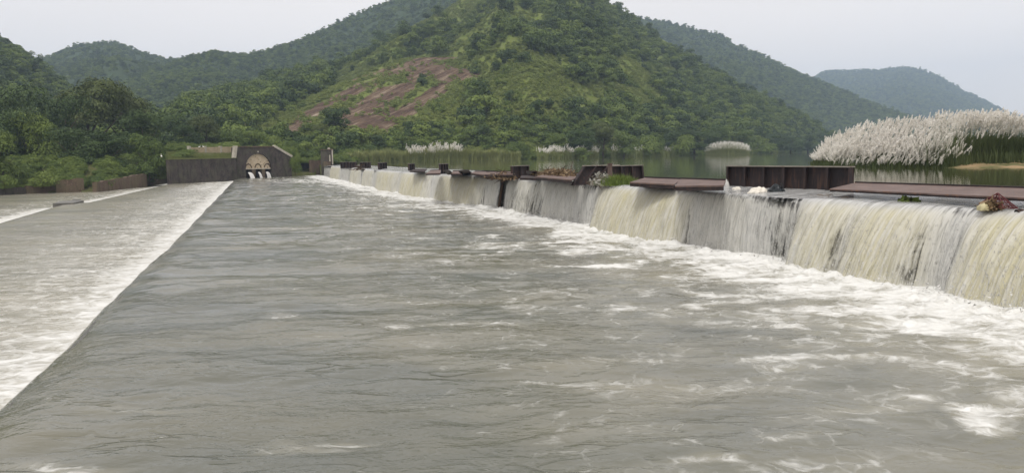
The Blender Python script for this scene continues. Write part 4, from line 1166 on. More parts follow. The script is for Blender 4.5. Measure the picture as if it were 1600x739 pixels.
# ------------------------------------------------------------------ abutment walls
def prism(mb, pts2, base, ux, uy, depth_dir, depth):
    """extrude an outline given in (along ux, along uy) from base along depth_dir"""
    n = len(pts2); a = [np.array(base) + np.array(ux) * p[0] + np.array(uy) * p[1] for p in pts2]
    b = [p + np.array(depth_dir) * depth for p in a]
    mb.raw(a + b, [tuple(range(n)), tuple(range(2 * n - 1, n - 1, -1))] + [(i, (i + 1) % n, (i + 1) % n + n, i + n) for i in range(n)])
UZ = np.array([0, 0, 1.0])
def abutment():
    A = un(372, 279, 0.0); B = un(456, 276.2, 0.0)
    A[2] = B[2] = 0
    ux = (B - A); Lw = np.linalg.norm(ux); ux /= Lw; dn = np.array([-ux[1], ux[0], 0])      # dn points away from the camera
    if dn[1] < 0: dn = -dn
    root = empty('arched_wall', A, 0, 'black stained masonry wall with a blocked cream arch and three water outlets', 'wall')
    o0 = np.zeros(3)
    k = np.linalg.norm(A[:2]) / FPX * 1.02       # metres per photo pixel here
    W = lambda px: (px - 372) / (456 - 372) * Lw
    Hh = lambda py: (278 - py) * k
    cx = W(404); rr = (W(424) - W(384.5)) / 2; zs = Hh(263.5); rz = Hh(243) - zs
    # wall face with the arch and the outlet opening left out
    arc = [(cx + rr * math.cos(t), zs + rz * math.sin(t)) for t in np.linspace(math.pi, 0, 17)]
    mb = MB(); D = 2.4
    def colbox(x0, x1, z0, z1a, z1b=None):
        z1b = z1a if z1b is None else z1b
        prism(mb, [(x0, z0), (x1, z0), (x1, z1b), (x0, z1a)], o0, ux, UZ, dn, D)
    top = Hh(233.5)
    colbox(0, cx - rr, -1.2, top)
    for i in range(16):
        x0, z0 = arc[i]; x1, z1 = arc[i + 1]
        prism(mb, [(x0, z0), (x1, z1), (x1, top), (x0, top)], o0, ux, UZ, dn, D)
    colbox(cx + rr, W(431), -1.2, top)
    colbox(W(431), Lw, -1.2, top, Hh(248.5))
    colbox(cx - rr, cx + rr, -1.2, -0.1)
    o = add('masonry', mb.mesh('masonry', M_darkstone), root)
    # cream panel, its foot scalloped by three small arches
    mp = MB(); off = dn * 0.45
    xs = np.linspace(cx - rr + 0.01, cx + rr - 0.01, 61)
    for a, b in zip(xs[:-1], xs[1:]):
        def zt(x): return zs + rz * math.sqrt(max(0, 1 - ((x - cx) / rr) ** 2)) - 0.0
        prism(mp, [(a, zs - 0.12), (b, zs - 0.12), (b, zt(b)), (a, zt(a))], off, ux, UZ, dn, 0.4)
    add('arch_panel', mp.mesh('arch_panel', M_arch), root)
    # little relieving arches and the lintel
    ml = MB()
    for c in (-0.72, 0.02, 0.74):
        for t in np.linspace(0, math.pi, 9)[:-1]:
            t2 = t + math.pi / 8; q = 0.20 * rr; 
            pts = [(cx + c * rr + q * math.cos(a) * m, zs + 0.02 + q * math.sin(a) * m * 1.2) for a, m in ((t, 1), (t2, 1), (t2, 1.3), (t, 1.3))]
            prism(ml, pts, dn * 0.33, ux, UZ, dn, 0.118)
    add('relieving_arches', ml.mesh('relieving_arches', M_brownstone), root)
    ml = MB(); prism(ml, [(cx - rr, zs - .30), (cx + rr, zs - .30), (cx + rr, zs - .125), (cx - rr, zs - .125)], dn * .25, ux, UZ, dn, .5)
    add('lintel', ml.mesh('lintel', M_palestone, 0.02), root)
    for px in (397, 412):
        mk = MB(); w0 = W(px)
        prism(mk, [(w0 - .25, -0.3), (w0 + .30, -.3), (w0 + .42, zs - .305), (w0 - .42, zs - .305)], dn * .2, ux, UZ, dn, 1.6)
        add('outlet_pillar', mk.mesh('outlet_pillar', M_brownstone, 0.03), root)
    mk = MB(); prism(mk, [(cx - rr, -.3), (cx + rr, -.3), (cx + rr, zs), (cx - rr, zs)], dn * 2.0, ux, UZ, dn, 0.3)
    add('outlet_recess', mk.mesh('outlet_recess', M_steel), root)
    # pale copings
    mk = MB(); prism(mk, [(W(431) - .3, top + .02), (Lw + .2, Hh(248.5) - .1), (Lw + .35, Hh(248.5) + .35), (W(431) - .1, top + .45)], -dn * .15, ux, UZ, dn, 1.0)
    add('coping', mk.mesh('coping', M_palestone, 0.03), root)
    mk = MB(); prism(mk, [(W(366) , Hh(250)), (W(370.5), Hh(250)), (W(373.5), top + .3), (W(369), top + .3)], -dn * .12, ux, UZ, dn, 0.9)
    add('coping', mk.mesh('coping', M_palestone, 0.03), root)
    mk = MB(); prism(mk, [(0.3, top + .003), (W(431), top + .003), (W(431), top + .22), (.3, top + .22)], -dn * .1, ux, UZ, dn, 0.8)
    add('top_course', mk.mesh('top_course', M_brownstone, 0.03), root)
    mk = MB(); prism(mk, [(cx - .15, Hh(241)), (cx + .15, Hh(241)), (cx + .15, Hh(239)), (cx - .15, Hh(239))], -dn * .06, ux, UZ, dn, .1)
    add('keystone', mk.mesh('keystone', M_palestone), root)
    # water jets out of the openings
    for (px, thr, wd) in ((390.5, .9, .8), (405, .5, .45), (418, .35, .7)):
        V = []; nr, nc = 12, 7; w0 = W(px)
        for i in range(nr):
            q = i / (nr - 1)
            for j in range(nc):
                c = (j / (nc - 1) - .5)
                p = ux * (w0 + c * wd * (1 + .3 * q) + 0.3 * q) - dn * (thr * q - 0.3) + UZ * ((Hh(269.5)) * (1 - q ** 2) - 0.15 * q - 0.5 * c * c + .1 * random.random() * q)
                V.append(p + A)
        me = mesh_np('water_jet', V, grid_faces(nr, nc), M_spray, True)
        tag(add('water_jet', me), ['white water jet gushing from the left outlet under the arch', 'thin white water jet from the middle outlet under the arch', 'faint wide water spill from the right outlet under the arch'][[390.5, 405, 418].index(px)], 'water jet', 'water jets under the arch')
abutment()

def wall_seg(name, pa, pb, za, zb, ha, hb, thick, mat, label, cap=None, rag=0.0, seed=0, cat='wall', base=None):
    """wall between two pixels standing at heights za/zb; ragged top if rag"""
    A = un(*pa, za); B = un(*pb, zb); A[2] = za; B[2] = zb
    ux = B - A; ux[2] = 0; L = np.linalg.norm(ux); ux /= L; dn = np.array([-ux[1], ux[0], 0])
    if dn @ A < 0: dn = -dn
    root = empty(name, A, 0, label, cat)
    n = max(2, int(L / 0.7)); mb = MB(); r = np.random.default_rng(seed)
    xs = np.linspace(0, L, n); tops = np.interp(xs, [0, L], [ha, hb + zb - za]) - rag * r.random(n) + rag * .5
    bz = min(za, zb) - za - 1.6 if base is None else base
    pts = [(0, bz)] + [(L, bz)] + [(x, t) for x, t in zip(xs[::-1], tops[::-1])]
    a = []
    for x, t in zip(xs, tops):
        j = 0.06 * r.normal()
        a += [ux * x + UZ * bz - dn * 0.1, ux * x + UZ * t + dn * j * .5, ux * x + UZ * (t - rag * .2) + dn * thick, ux * x + UZ * bz + dn * thick]
    fs = []
    for i in range(n - 1):
        for k in range(4):
            fs.append((i * 4 + k, i * 4 + (k + 1) % 4, i * 4 + 4 + (k + 1) % 4, i * 4 + 4 + k))
    fs += [(0, 1, 2, 3), tuple((n - 1) * 4 + k for k in (3, 2, 1, 0))]
    mb.raw(a, fs)
    add('masonry', mb.mesh('masonry', mat), root)
    if cap:
        mc = MB(); prism(mc, [(-.05, ha + .003), (L + .05, hb + zb - za + .003), (L + .05, hb + zb - za + cap[0]), (-.05, ha + cap[0])], -dn * .18, ux, UZ, dn, thick + .3)
        add('coping', mc.mesh('coping', cap[1], .02), root)
    return root
k1_ = 152 / FPX
wall_seg('retaining_wall', (266, 284.3), (371, 279.5), 0, 0, 4.05, 4.15, 0.8, M_darkstone, 'long black stained retaining wall left of the arch with grass on top', (0.13, mat_concrete('mossy wall top', (0.09, 0.10, 0.04), (0.16, 0.16, 0.07), .2)), seed=2)
# ruined brown walls by the left pool
wall_seg('ruined_wall', (152, 300), (230, 292), Z_P2, Z_P2, 1.5, 2.5, .7, M_brownstone, 'tilted right block of the brown ruined wall beside the left pool', None, .25, 3)
wall_seg('ruined_wall', (88, 301.5), (132, 300), Z_P2, Z_P2, 2.0, 2.2, .7, M_brownstone, 'middle block of the brown ruined wall beside the left pool', None, .25, 4)
wall_seg('ruined_wall', (-30, 307), (40, 303), Z_P2, Z_P2, .9, 1.0, 1.6, M_darkstone, 'low dark stone footing at the left edge of the pool', None, .15, 5)
wall_seg('ruined_wall', (232, 291), (264, 286), Z_P2, Z_P2, 1.9, 2.1, .7, M_brownstone, 'short brown wall joining the dark retaining wall', None, .2, 6)
wall_seg('ruined_wall', (42, 303), (87, 301), Z_P2, Z_P2, 1.2, 1.4, .7, M_brownstone, 'low broken brown wall under the dark overhanging bush', None, .25, 8)
wall_seg('stone_pier', (-6, 304), (9, 303.5), Z_P2, Z_P2, 5.0, 4.9, 1.5, M_darkstone, 'dark stone pier standing at the left edge of the photo', None, .1, 7, 'pier')
# broken ledge sticking out of the second drop, and a leaning beam
def notch():
    r = empty('concrete_ledge', P(93, -18.4, Z_P1), ANG, 'low broken concrete ledge in the second drop of the left pool', 'ledge')
    mb = MB(); mb.box((0, 0, -.05), (5.0, 2.0, .5)); add('slab', mb.mesh('slab', M_sill, .06), r)
    mb = MB(); mb.box((2.9, -.2, 0.0), (.7, .8, .55)); add('end_block', mb.mesh('end_block', M_sill, .06), r)
    a = un(219, 291, Z_P2); b = un(229, 284, Z_P2 + 1)
    mb = MB(); e = und(231, 283, np.hypot(a[0], a[1])); mb.tube([(0, 0, 0), tuple((e - a) * .5 + [0, 0, -.05]), tuple(e - a)], [.13, .11, .09], 6)
    o = add('wooden_beam', mb.mesh('wooden_beam', mat_plain('weathered wood', (.35, .29, .2))), None, tuple(a)); tag(o, 'pale beam leaning against the end of the brown ruined wall', 'beam')
notch()

# terrace parapet
def parapet():
    D = 182
    A = und(297, 240, D); B = und(368, 239, D + 8); ux = (B - A); ux[2] = 0; L = np.linalg.norm(ux); ux /= L; dn = np.array([-ux[1], ux[0], 0])
    root = empty('parapet', A, 0, 'low cream parapet wall at the back of the grassy terrace', 'parapet')
    M_p = mat_concrete('cream parapet plaster', (0.34, 0.28, 0.18), (0.46, 0.38, 0.26), .3)
    mb = MB(); prism(mb, [(0, -1.2), (L, -1.2), (L, 1.5), (0, 1.3)], (0, 0, 0), ux, UZ, dn, .5); add('panel', mb.mesh('panel', M_p), root)
    for q in (0, .33, .67):
        mb = MB(); x = L * q; prism(mb, [(x - .25, -1.2), (x + .25, -1.2), (x + .25, 1.6), (x - .25, 1.6)], -dn * .1, ux, UZ, dn, .7); add('post', mb.mesh('post', M_palestone, .02), root)
parapet()
# lawn of the terrace
def lawn():
    r = np.random.default_rng(111); sp = []
    for i in range(3800):
        px = r.uniform(262, 369); D0 = float(np.interp(px, [262, 372], [159, 172])); o = r.uniform(-1.4, 24)
        q = und(px, 251, D0 + o); z = 3.95 + .075 * max(o, 0)
        sp.append(((q[0], q[1], z), r.uniform(.12, .40), (0, 0), False, 4))
    o = reeds('terrace_grass', sp, 'short green grass on the terrace above the dark retaining wall', 'grass', .05, seed=112); o.data.materials[0] = M_lawn
lawn()

# gate pier at the far end of the weir
def pier():
    D = 176; k = D / FPX
    A = und(502, 262, D); B = und(521, 261.8, D); ux = B - A; ux[2] = 0; L = np.linalg.norm(ux); ux /= L; dn = np.array([-ux[1], ux[0], 0])
    root = empty('gate_pier', A, 0, 'dark square masonry pier with two pale pilasters at the far end of the weir', 'pier')
    H = 26 * k
    def pr(nm, pts, off, dep, mat, bv=.02):
        mb = MB(); prism(mb, pts, off, ux, UZ, dn, dep); add(nm, mb.mesh(nm, mat, bv), root)
    pr('pier_body', [(0, -2.5), (L, -2.5), (L, H), (0, H)], (0, 0, 0), 2.4, M_darkstone, .04)
    pr('pilaster', [(L * .68, 1.0), (L * .78, 1.0), (L * .78, H * .72), (L * .68, H * .72)], -dn * .15, .148, M_palestone)
    pr('pilaster', [(L * .90, .6), (L * 1.0, .6), (L * 1.0, H + .05), (L * .90, H + .05)], -dn * .15, .148, M_palestone)
    pr('base_block', [(L * .2, -.2), (L * .8, -.2), (L * .8, H * .35), (L * .2, H * .35)], -dn * .5, .498, M_brownstone)
    pr('cap', [(-.12, H + .003), (L + .12, H + .003), (L + .12, H + .2), (-.12, H + .2)], -dn * .12, 2.6, M_brownstone)
    pr('knob', [(L * .55, H + .203), (L * .8, H + .203), (L * .75, H + .55), (L * .6, H + .55)], dn * .3, .5, M_palestone)
    wall_seg('wing_wall', (488, 270.5), (502, 270), 0.6, 0.6, 2.9, 2.8, 1.0, M_brownstone, 'low brown wing wall left of the dark gate pier', None, .15, 12)
    wall_seg('wing_wall', (470, 272), (487, 271.5), 0.3, 0.3, 2.6, 2.9, 2.2, M_darkstone, 'dark recessed wall stub left of the brown wing wall', (.25, M_brownstone), .1, 13)
pier()

# egrets
def egret(px, py, D, rot, label, hpx=8):
    b = und(px, py, D); h = hpx / FPX * D
    root = empty('egret', b, rot, label, 'bird', 'white egrets on the left bank')
    m_w = MATS.setdefault('w', mat_plain('white feathers', (.8, .8, .78), .8, (.7, .7, .68)))
    m_k = MATS.setdefault('k', mat_plain('dark beak and legs', (.05, .045, .03)))
    mb = MB()
    body = [(-.30 * h, 0, .42 * h), (-.18 * h, 0, .50 * h), (0, 0, .56 * h), (.12 * h, 0, .62 * h), (.17 * h, 0, .72 * h), (.13 * h, 0, .82 * h), (.17 * h, 0, .93 * h), (.22 * h, 0, .95 * h)]
    mb.tube(body, [.02 * h, .10 * h, .14 * h, .09 * h, .045 * h, .035 * h, .045 * h, .02 * h], 8)
    add('body', mb.mesh('body', m_w, smooth=True), root)
    mb = MB(); mb.tube([(.22 * h, 0, .95 * h), (.36 * h, 0, .92 * h)], [.018 * h, .004 * h], 5); add('beak', mb.mesh('beak', m_k), root)
    for s in (-.04, .04):
        mb = MB(); mb.tube([(0, s * h, .48 * h), (.02 * h, s * h, .24 * h), (0, s * h, 0)], [.016 * h, .012 * h, .014 * h], 5); add('leg', mb.mesh('leg', m_k), root)
MATS = {}
egret(252.5, 249, 150, 2.2, 'white egret standing alone at the left end of the retaining wall', 8)
egret(312, 233.3, 183, 0.4, 'left one of two white egrets on the terrace parapet', 6)
egret(317.5, 233.1, 183.4, 2.6, 'right one of two white egrets on the terrace parapet', 6)

# ------------------------------------------------------------------ steel gates on the crest
def frame(pa, pb, z, za2=None):
    A = un(*pa, z); B = un(*pb, z); ux = B - A; ux[2] = 0; L = np.linalg.norm(ux); ux /= L; dn = np.array([-ux[1], ux[0], 0])
    if dn @ A < 0: dn = -dn
    return A, B, ux, dn, L

def standing_gate(pa, pb, z, H, ribs, label, lean=0.0, group='rusty steel crest gates still standing', slant=0.0, name='steel_gate', endplate=True):
    """skin plate seen from downstream with its vertical ribs"""
    A, B, ux, dn, L = frame(pa, pb, z)
    root = empty(name, A, math.atan2(ux[1], ux[0]), label, 'gate', group)
    # local axes: x along, y away from camera, z up ; lean tips the top away
    s = 1 if (np.array([-ux[1], ux[0]]) @ dn[:2]) > 0 else -1
    def pt(x, y, zz): return (x + slant * (zz / H), s * (y + lean * zz), zz)
    def bx(mb, x0, x1, y0, y1, z0, z1):
        mb.hexa([pt(x0, y0, z0), pt(x1, y0, z0), pt(x1, y1, z0), pt(x0, y1, z0)], [pt(x0, y0, z1), pt(x1, y0, z1), pt(x1, y1, z1), pt(x0, y1, z1)])
    mb = MB(); bx(mb, 0, L, .20, .23, 0, H); add('skin_plate', mb.mesh('skin_plate', M_steel), root)
    for k in range(ribs + 1):
        x = k * L / ribs; x0 = min(max(x - .03, 0.001), L - .061)
        mb = MB(); bx(mb, x0, x0 + .05, .02, .198, .06, H - .055); bx(mb, x0 - .03 if 0 < k < ribs else x0 - (0.0 if k == 0 else .06), x0 + (.09 if k < ribs else .055), .0, .018, .06, H - .055)
        add('rib', mb.mesh('rib', M_steel), root)
    mb = MB(); bx(mb, -.03, L + .03, -.02, .26, H - .05, H); add('top_flange', mb.mesh('top_flange', M_edge, .006), root)
    mb = MB(); bx(mb, -.02, L + .02, -.01, .25, 0, .055); add('bottom_flange', mb.mesh('bottom_flange', M_steel, .006), root)
    return root

def lying_plate(c4, label, t=0.10, mat=None, fascia=0.0, name='fallen_gate', group='fallen steel gates lying on the crest', ribs=0):
    """c4: near-left, near-right, far-right, far-left as (px, py, z)"""
    pts = [un(a, b, z) for a, b, z in c4]
    o0 = pts[0].copy(); root = empty(name, o0, 0, label, 'gate', group)
    q = [p - o0 for p in pts]; dz = np.array([0, 0, t])
    mb = MB(); mb.hexa([p - dz for p in q], q)
    add('deck_plate', mb.mesh('deck_plate', mat or M_rust, .008), root)
    # front beam under the near edge
    if fascia:
        d = (q[3] - q[0]); d = d / np.linalg.norm(d); f = np.array([0, 0, fascia])
        a, b = q[0] + d * .03 - dz * 1.02, q[1] + d * .03 - dz * 1.02
        mb = MB(); mb.hexa([a - f, b - f, b + d * .15 - f, a + d * .15 - f], [a, b, b + d * .15, a + d * .15])
        add('edge_beam', mb.mesh('edge_beam', M_steel), root)
        a, b = q[3] - d * .1, q[2] - d * .1
        mb = MB(); mb.hexa([a + dz * .05, b + dz * .05, b + d * .09 + dz * .05, a + d * .09 + dz * .05], [a + dz, b + dz, b + d * .09 + dz, a + d * .09 + dz])
        add('lip_angle', mb.mesh('lip_angle', M_steel), root)
    for k in range(ribs):
        u = (k + .5) / ribs; a = q[0] * (1 - u) + q[1] * u; b = q[3] * (1 - u) + q[2] * u
        e = (q[1] - q[0]); e = e / np.linalg.norm(e) * .03
        mb = MB(); mb.hexa([a - e + dz * .03, a + e + dz * .03, b + e + dz * .03, b - e + dz * .03], [a - e + dz * .45, a + e + dz * .45, b + e + dz * .45, b - e + dz * .45])
        add('stiffener', mb.mesh('stiffener', M_rust), root)
    return root
ZG = 2.30
standing_gate((1134, 297), (1328, 305), ZG, 1.15, 6, 'largest dark steel gate standing upright on the crest near the white reeds', 0.0)
standing_gate((957, 289), (1008, 287), ZG, 1.10, 3, 'upright gate with three bays right of the brown post', 0.05, slant=-.1)
standing_gate((895, 290), (950, 288), ZG, 1.12, 3, 'gate with three bays leaning left of the brown post', 0.35, slant=1.1)
standing_gate((803, 281), (828, 279), ZG, 1.0, 2, 'narrow upright gate by the driftwood clump', 0.05)
standing_gate((688.5, 273), (701, 272.5), ZG, 1.05, 3, 'small upright gate with a fallen flap beside it', 0.0)
standing_gate((640.5, 268.5), (648.5, 268), ZG, .95, 3, 'small ribbed gate stub alone on the far crest', 0.0)
standing_gate((593, 266), (605, 265), ZG, 1.0, 3, 'small ribbed gate stub farthest along the crest', 0.0)
standing_gate((532, 263), (556, 263), ZG, 1.0, 5, 'long low dark gate near the far pier, left of the debris', 0.0)
standing_gate((562, 264), (578, 264), ZG, 1.0, 4, 'long low dark gate near the far pier, right of the debris', 0.0)
def post():
    A = un(953, 290, ZG); root = empty('gate_post', A, ANG, 'brown rusted post between the pair of standing gates', 'post')
    mb = MB(); mb.box((0, 0, .6), (.16, .22, 1.2)); add('shaft', mb.mesh('shaft', M_rust, .01), root)
    mb = MB(); mb.box((0, 0, 1.22), (.22, .28, .035)); add('cap_plate', mb.mesh('cap_plate', M_rust, .005), root)
post()
lying_plate([(1296, 295, 2.70), (1720, 314.5, 2.70), (1720, 297.5, 2.84), (1337, 285.5, 2.84)], 'long rust brown gate lying flat on the crest at the right edge', .05, None, .055, ribs=0)
lying_plate([(1055, 290.5, 2.68), (1131, 289.5, 2.80), (1134, 282, 2.85), (1062, 279.5, 2.78)], 'rust brown fallen gate reaching up to the largest standing gate', .07, None, .14)
lying_plate([(984, 284.5, 2.72), (1054, 288, 2.66), (1064, 280, 2.78), (1008, 277.8, 2.80)], 'rust brown fallen gate starting beside the green grass tuft', .07, None, .14)
lying_plate([(837, 276, 2.72), (893, 281, 2.66), (907, 275.5, 2.72), (850, 272.5, 2.78)], 'fallen gate with heaped dry debris behind it', .07, None, .12)
lying_plate([(757, 272.5, 2.68), (801, 272.5, 2.72), (803, 268.2, 2.78), (760, 269, 2.72)], 'fallen gate plate just left of the narrow upright gate', .06, None, .1)
lying_plate([(735, 270.5, 2.65), (757, 273, 2.62), (765, 268.5, 2.72), (742, 268.0, 2.72)], 'small tilted fallen plate left of the driftwood clump', .06, None, .1)
lying_plate([(665, 271.2, 2.62), (688, 270.5, 2.68), (689, 265.8, 2.78), (672, 266.8, 2.72)], 'fallen plate left of the small gate with the flap', .06, M_rust, .1)
lying_plate([(640, 267.2, 2.62), (664, 267.8, 2.62), (667, 265.0, 2.70), (646, 265.0, 2.70)], 'thin fallen plate by the lone gate stub', .06, M_steel, .08)
lying_plate([(692, 266, 2.9), (701, 265.5, 3.0), (710, 271.2, 2.45), (700, 272.5, 2.45)], 'dark flap leaning right of the small upright gate', .06, M_steel)
lying_plate([(704, 271.2, 2.62), (722, 271.5, 2.62), (724, 267.5, 2.7), (708, 267.5, 2.7)], 'flat plate between the two leaning dark flaps', .06, M_rust, .08)
lying_plate([(716, 266.5, 2.9), (731, 265, 3.05), (739, 270.5, 2.5), (722, 272.0, 2.45)], 'dark bent flap folded like a roof on the crest', .06, M_steel)
lying_plate([(822, 266.5, 3.0), (838, 267.3, 3.0), (845, 275.5, 2.45), (824, 277, 2.45)], 'dark steel flap leaning against the narrow upright gate', .06, M_steel)
lying_plate([(812, 278, 2.62), (842, 278.5, 2.60), (845, 274, 2.66), (815, 274, 2.7)], 'dark plate at the foot of the narrow upright gate', .06, M_steel, .08)

# debris
def twig_heap(name, px, py, z, W, H, D, n, label, seed, mat, thick=.02, cat='debris', leaves=0, lmat=None):
    r = np.random.default_rng(seed); A = un(px, py, z); root = empty(name, A, ANG, label, cat)
    mb = MB()
    for i in range(n):
        c = np.array([r.normal() * W * .3, r.normal() * D * .3, 0]); c[2] = abs(r.normal()) * H * .4 * math.exp(-(c[0] / W * 2) ** 2)
        a = r.uniform(0, 6.28); L = r.uniform(.2, .6) * W * .6; t = r.normal() * .25
        e = c + np.array([math.cos(a) * L, math.sin(a) * L, L * t]); m = (c + e) / 2 + r.normal(size=3) * L * .08
        mb.tube([c, m, e], [thick, thick * .8, thick * .4], 5)
    add('twigs', mb.mesh('twigs', mat), root)
    if leaves:
        V = []; 
        for i in range(leaves):
            c = np.array([r.normal() * W * .28, r.normal() * D * .28, 0]); c[2] = abs(r.normal()) * H * .42 * math.exp(-(c[0] / W * 1.6) ** 2)
            a, b = r.normal(size=3) * .06, r.normal(size=3) * .06
            V += [c - a, c + b, c + a, c - b]
        me = mesh_np('litter', V, np.arange(len(V)).reshape(-1, 4), lmat, attrs={'leafvar': np.repeat(r.random(leaves), 4)}); add('litter', me, root)
    return root
M_twig = mat_plain('dry grey driftwood', (.19, .15, .11), .9)
M_dwood = mat_plain('dark brown driftwood', (.085, .055, .035), .9)
M_litter = mat_leaf('dry brown litter', (.12, .08, .045), (.26, .19, .11), .1)
M_pale = mat_leaf('pale grey litter', (.22, .22, .19), (.42, .42, .38), .1)
twig_heap('driftwood_clump', 785, 279.5, 2.35, 2.6, .5, 1.2, 90, 'brown driftwood clump caught at the gap in the falls', 201, M_dwood, .03, leaves=500, lmat=M_litter)
twig_heap('debris_heap', 868, 274.5, 2.70, 4.4, .42, 1.4, 60, 'heap of dry brown litter behind the fallen gate', 202, M_dwood, .03, leaves=1200, lmat=M_litter)
twig_heap('debris_heap', 938, 289.5, 2.35, 1.4, .75, .8, 60, 'pale grey litter heap left of the green grass tuft', 203, M_twig, .02, leaves=300, lmat=M_pale)
twig_heap('weed_clump', 1419, 314, 2.40, .7, .12, .5, 14, 'small green and yellow weeds snagged under the long fallen gate', 204, M_dwood, .008, leaves=60, lmat=M_leaf_lime)
twig_heap('weed_clump', 1290, 307, 2.40, 1.0, .12, .4, 16, 'thin stray twigs at the left end of the long fallen gate', 205, M_twig, .01)
twig_heap('debris_heap', 560, 266, 2.4, 2.2, .9, .6, 40, 'dark branches caught between the two far low gates', 206, M_dwood, .05)
def gap_post():
    A = P(56.45, float(w_lip(56.4)) - 0.15, 0); root = empty('wooden_prop', A, ANG, 'dark wet timber prop standing in the gap of the falls', 'post')
    mb = MB(); mb.tube([(0, .55, -.5), (-.05, .25, 1.2), (0, 0, 2.35)], [.13, .12, .11], 8); mb.tube([(.05, .1, 1.9), (-.2, .3, 2.3), (-.5, .2, 2.5)], [.07, .05, .03], 6)
    add('trunk', mb.mesh('trunk', M_dwood, smooth=True), root)
gap_post()
def grass_tuft(px, py, z, W, H, n, label, seed):
    r = np.random.default_rng(seed); A = un(px, py, z); sp = []
    for i in range(n):
        q = r.normal(size=2) * W * .26; h = H * r.uniform(.5, 1.0) * math.exp(-(np.hypot(*q) / W) ** 2 * 1.4)
        sp.append(((q[0], q[1], 0), h, (q[0] * .5, q[1] * .5), False, 4))
    o = reeds('grass_tuft', sp, label, 'grass tuft', .014, seed=seed, kind_='thing'); o.location = A
    o.data.materials[0] = M_leaf_lime
grass_tuft(968, 290, 2.35, 1.15, .85, 420, 'bright green grass tuft growing in front of the upright gate', 210)
# foam lumps and gush beside the largest gate
def lump(px, py, z, sx_, sy_, sz_, label, mat, name, cat, seed, group=None):
    import bmesh
    bm = bmesh.new(); bmesh.ops.create_icosphere(bm, subdivisions=4, radius=1)
    for v in bm.verts:
        k = 1 + .35 * float(fbm(v.co.x * 1.6 + seed, v.co.y * 1.6 + v.co.z, seed, 3)) + .12 * float(gn(v.co.x * 6, v.co.z * 6 + v.co.y * 5, seed))
        v.co = Vector((v.co.x * k * sx_, v.co.y * k * sy_, max(v.co.z, -.3) * k * sz_))
    me = bpy.data.meshes.new(name); bm.to_mesh(me); bm.free(); me.materials.append(mat)
    for p in me.polygons: p.use_smooth = True
    return tag(add(name, me, None, tuple(un(px, py, z)), ANG), label, cat, group)
M_foamlump = mat_spray('cream foam', (.70, .67, .60))
FG = 'foam by the largest standing gate'
lump(1186, 300.5, 2.38, .36, .3, .22, 'larger cream foam lump in front of the largest gate', M_foamlump, 'foam_lump', 'foam', 3, FG)
lump(1179, 302, 2.36, .25, .3, .13, 'flat end of the cream foam before the largest gate', M_foamlump, 'foam_lump', 'foam', 6, FG)
lump(1151, 297.5, 2.36, .24, .2, .16, 'smaller cream foam lump near the gush of water', M_foamlump, 'foam_lump', 'foam', 4, FG)
def gush():
    A = un(1135, 297, 2.3); V = []; nr, nc = 14, 9
    for i in range(nr):
        q = i / (nr - 1)
        for j in range(nc):
            a = j / (nc - 1) * 2 * math.pi; rr_ = (.07 + .05 * math.sin(q * math.pi)) * (1.2 - q * .6)
            V.append((math.cos(a) * rr_ + .05 * (1 - q), math.sin(a) * rr_, .50 * q + .02 * random.random()))
    o = add('water_gush', mesh_np('water_gush', V, grid_faces(nr, nc), M_spray, True), None, tuple(A)); tag(o, 'white gush of water at the left end of the largest gate', 'water jet')
gush()
# dark rag / tangle
M_rag = mat_plain('dark soaked cloth', (.012, .018, .022), .35)
def rag(px, py, W, H, label, seed):
    r = np.random.default_rng(seed); A = un(px, py, 2.33); n = 16; V = []
    for i in range(n):
        for j in range(n):
            u, v = i / (n - 1) - .5, j / (n - 1) - .5
            z = H * (math.exp(-(u * u + v * v) * 7) + .35 * float(fbm(u * 5 + seed, v * 5, seed, 3))); V.append((u * W, v * W * .7, max(z, 0) ))
    root = empty('rag', A, ANG, label, 'rag')
    add('cloth', mesh_np('cloth', V, grid_faces(n, n), M_rag, False), root)
    mb = MB()
    for k in range(9):
        a = r.uniform(0, 6.28); mb.tube([(0, 0, H * .7), (math.cos(a) * W * .3, math.sin(a) * W * .25, H * r.uniform(.5, 1.1)), (math.cos(a) * W * .6, math.sin(a) * W * .4, 0)], [.02, .018, .012], 5)
    add('loose_strips', mb.mesh('loose_strips', M_rag), root)
rag(1212, 302, .85, .38, 'dark soaked cloth tangle before the middle of the largest gate', 31)
rag(1122, 294, 1.0, .32, 'black soaked cloth heap under the end of the fallen gate', 32)
rag(928, 288.5, .7, .35, 'dark wet cloth under the leaning gate', 33)
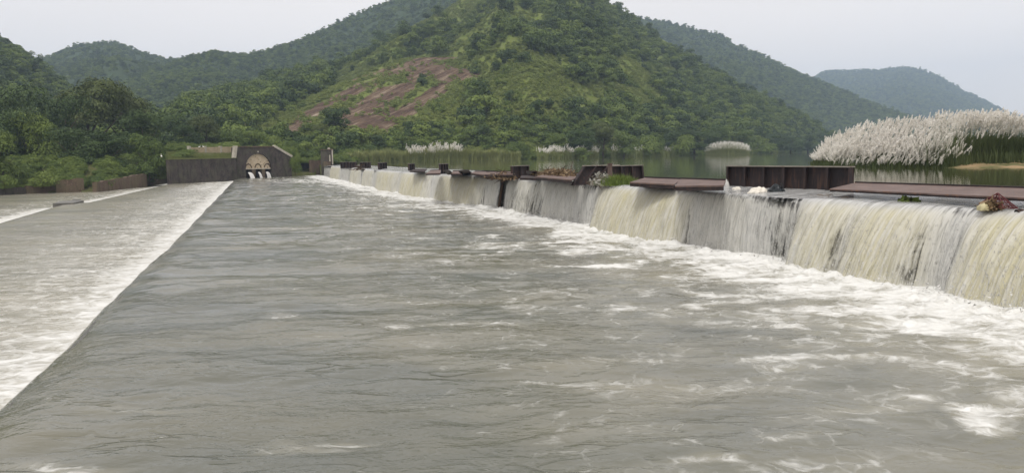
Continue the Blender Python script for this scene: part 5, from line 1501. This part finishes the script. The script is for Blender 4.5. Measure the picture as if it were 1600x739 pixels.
# red net basket, yellow bag, pipe at the right edge
def basket():
    A = un(1563, 325, 2.40); root = empty('wire_basket', A, ANG, 'crumpled dark red wire net basket stuck on the lip at the right', 'basket')
    m = mat_plain('dark red net', (.11, .02, .022), .6)
    mb = MB()
    apex = (0.1, 0, .42)
    base = [(-.38, -.2, 0), (.45, -.25, .05), (.5, .22, .1), (-.3, .25, .02)]
    for b in base: mb.tube([b, apex], [.018, .016], 5)
    for i in range(4): mb.tube([base[i], base[(i + 1) % 4]], [.012, .012], 5)
    add('wire_frame', mb.mesh('wire_frame', m), root)
    mb = MB()
    for k in range(5):
        q = (k + 1) / 6
        for i in range(4):
            a = Vector(base[i]) * (1 - q) + Vector(apex) * q; b = Vector(base[(i + 1) % 4]) * (1 - q) + Vector(apex) * q; mb.tube([a, b], [.008, .008], 4)
            c = Vector(base[i]) * (1 - q) + Vector(base[(i + 1) % 4]) * q; mb.tube([c, c * .4 + Vector(apex) * .6], [.008, .008], 4)
    add('net', mb.mesh('net', m), root)
    twig_heap('debris_heap', 1548, 325, 2.40, .42, .2, .3, 90, 'brown rotten litter between the yellow bag and the red net basket', 207, M_dwood, .015, leaves=260, lmat=M_litter)
    lump(1536, 326.5, 2.38, .16, .13, .15, 'small pale yellow plastic bag beside the red net basket', mat_plain('pale yellow plastic', (.55, .50, .30), .4), 'plastic_bag', 'bag', 9)
basket()
def pipe():
    A = un(1588, 332, 2.32); root = empty('pipe_stub', A, 0.25, 'short dark pipe jutting out of the yellow falls at the right edge', 'pipe')
    mb = MB(); n = 14
    for (r0, r1, x0, x1) in ((.075, .075, -.5, .02),):
        pass
    V = []; Fq = []
    for x, r0 in ((.9, .08), (0, .08), (0, .06), (.9, .06)):
        for k in range(n): V.append((x, math.cos(2 * math.pi * k / n) * r0, math.sin(2 * math.pi * k / n) * r0))
    for j in range(3):
        for k in range(n): Fq.append((j * n + k, j * n + (k + 1) % n, (j + 1) * n + (k + 1) % n, (j + 1) * n + k))
    add('barrel', mesh_np('barrel', V, Fq, M_steel), root)
    mb = MB(); mb.tube([(.10, 0, 0), (.17, 0, 0)], [.10, .10], 14); add('collar', mb.mesh('collar', M_steel), root)
pipe()

# ------------------------------------------------------------------ haze
def haze():
    mb = MB(); x, y0, y1, z0, z1 = 2600, -150, 4300, -5, 460
    mb.hexa([(-x, y0, z0), (x, y0, z0), (x, y1, z0), (-x, y1, z0)], [(-x, y0, z1), (x, y0, z1), (x, y1, z1), (-x, y1, z1)])
    m = bpy.data.materials.new('air haze'); m.use_nodes = True; n = m.node_tree.nodes; n.clear()
    o = n.new('ShaderNodeOutputMaterial'); v = n.new('ShaderNodeVolumePrincipled')
    v.inputs['Color'].default_value = (.60, .76, 1.0, 1); v.inputs['Density'].default_value = 0.00022; v.inputs['Anisotropy'].default_value = 0.0
    m.node_tree.links.new(v.outputs[0], o.inputs['Volume'])
    tag(add('haze', mb.mesh('haze', m)), kind='stuff', label='thin bluish haze in the air over the valley', cat='haze')
haze()
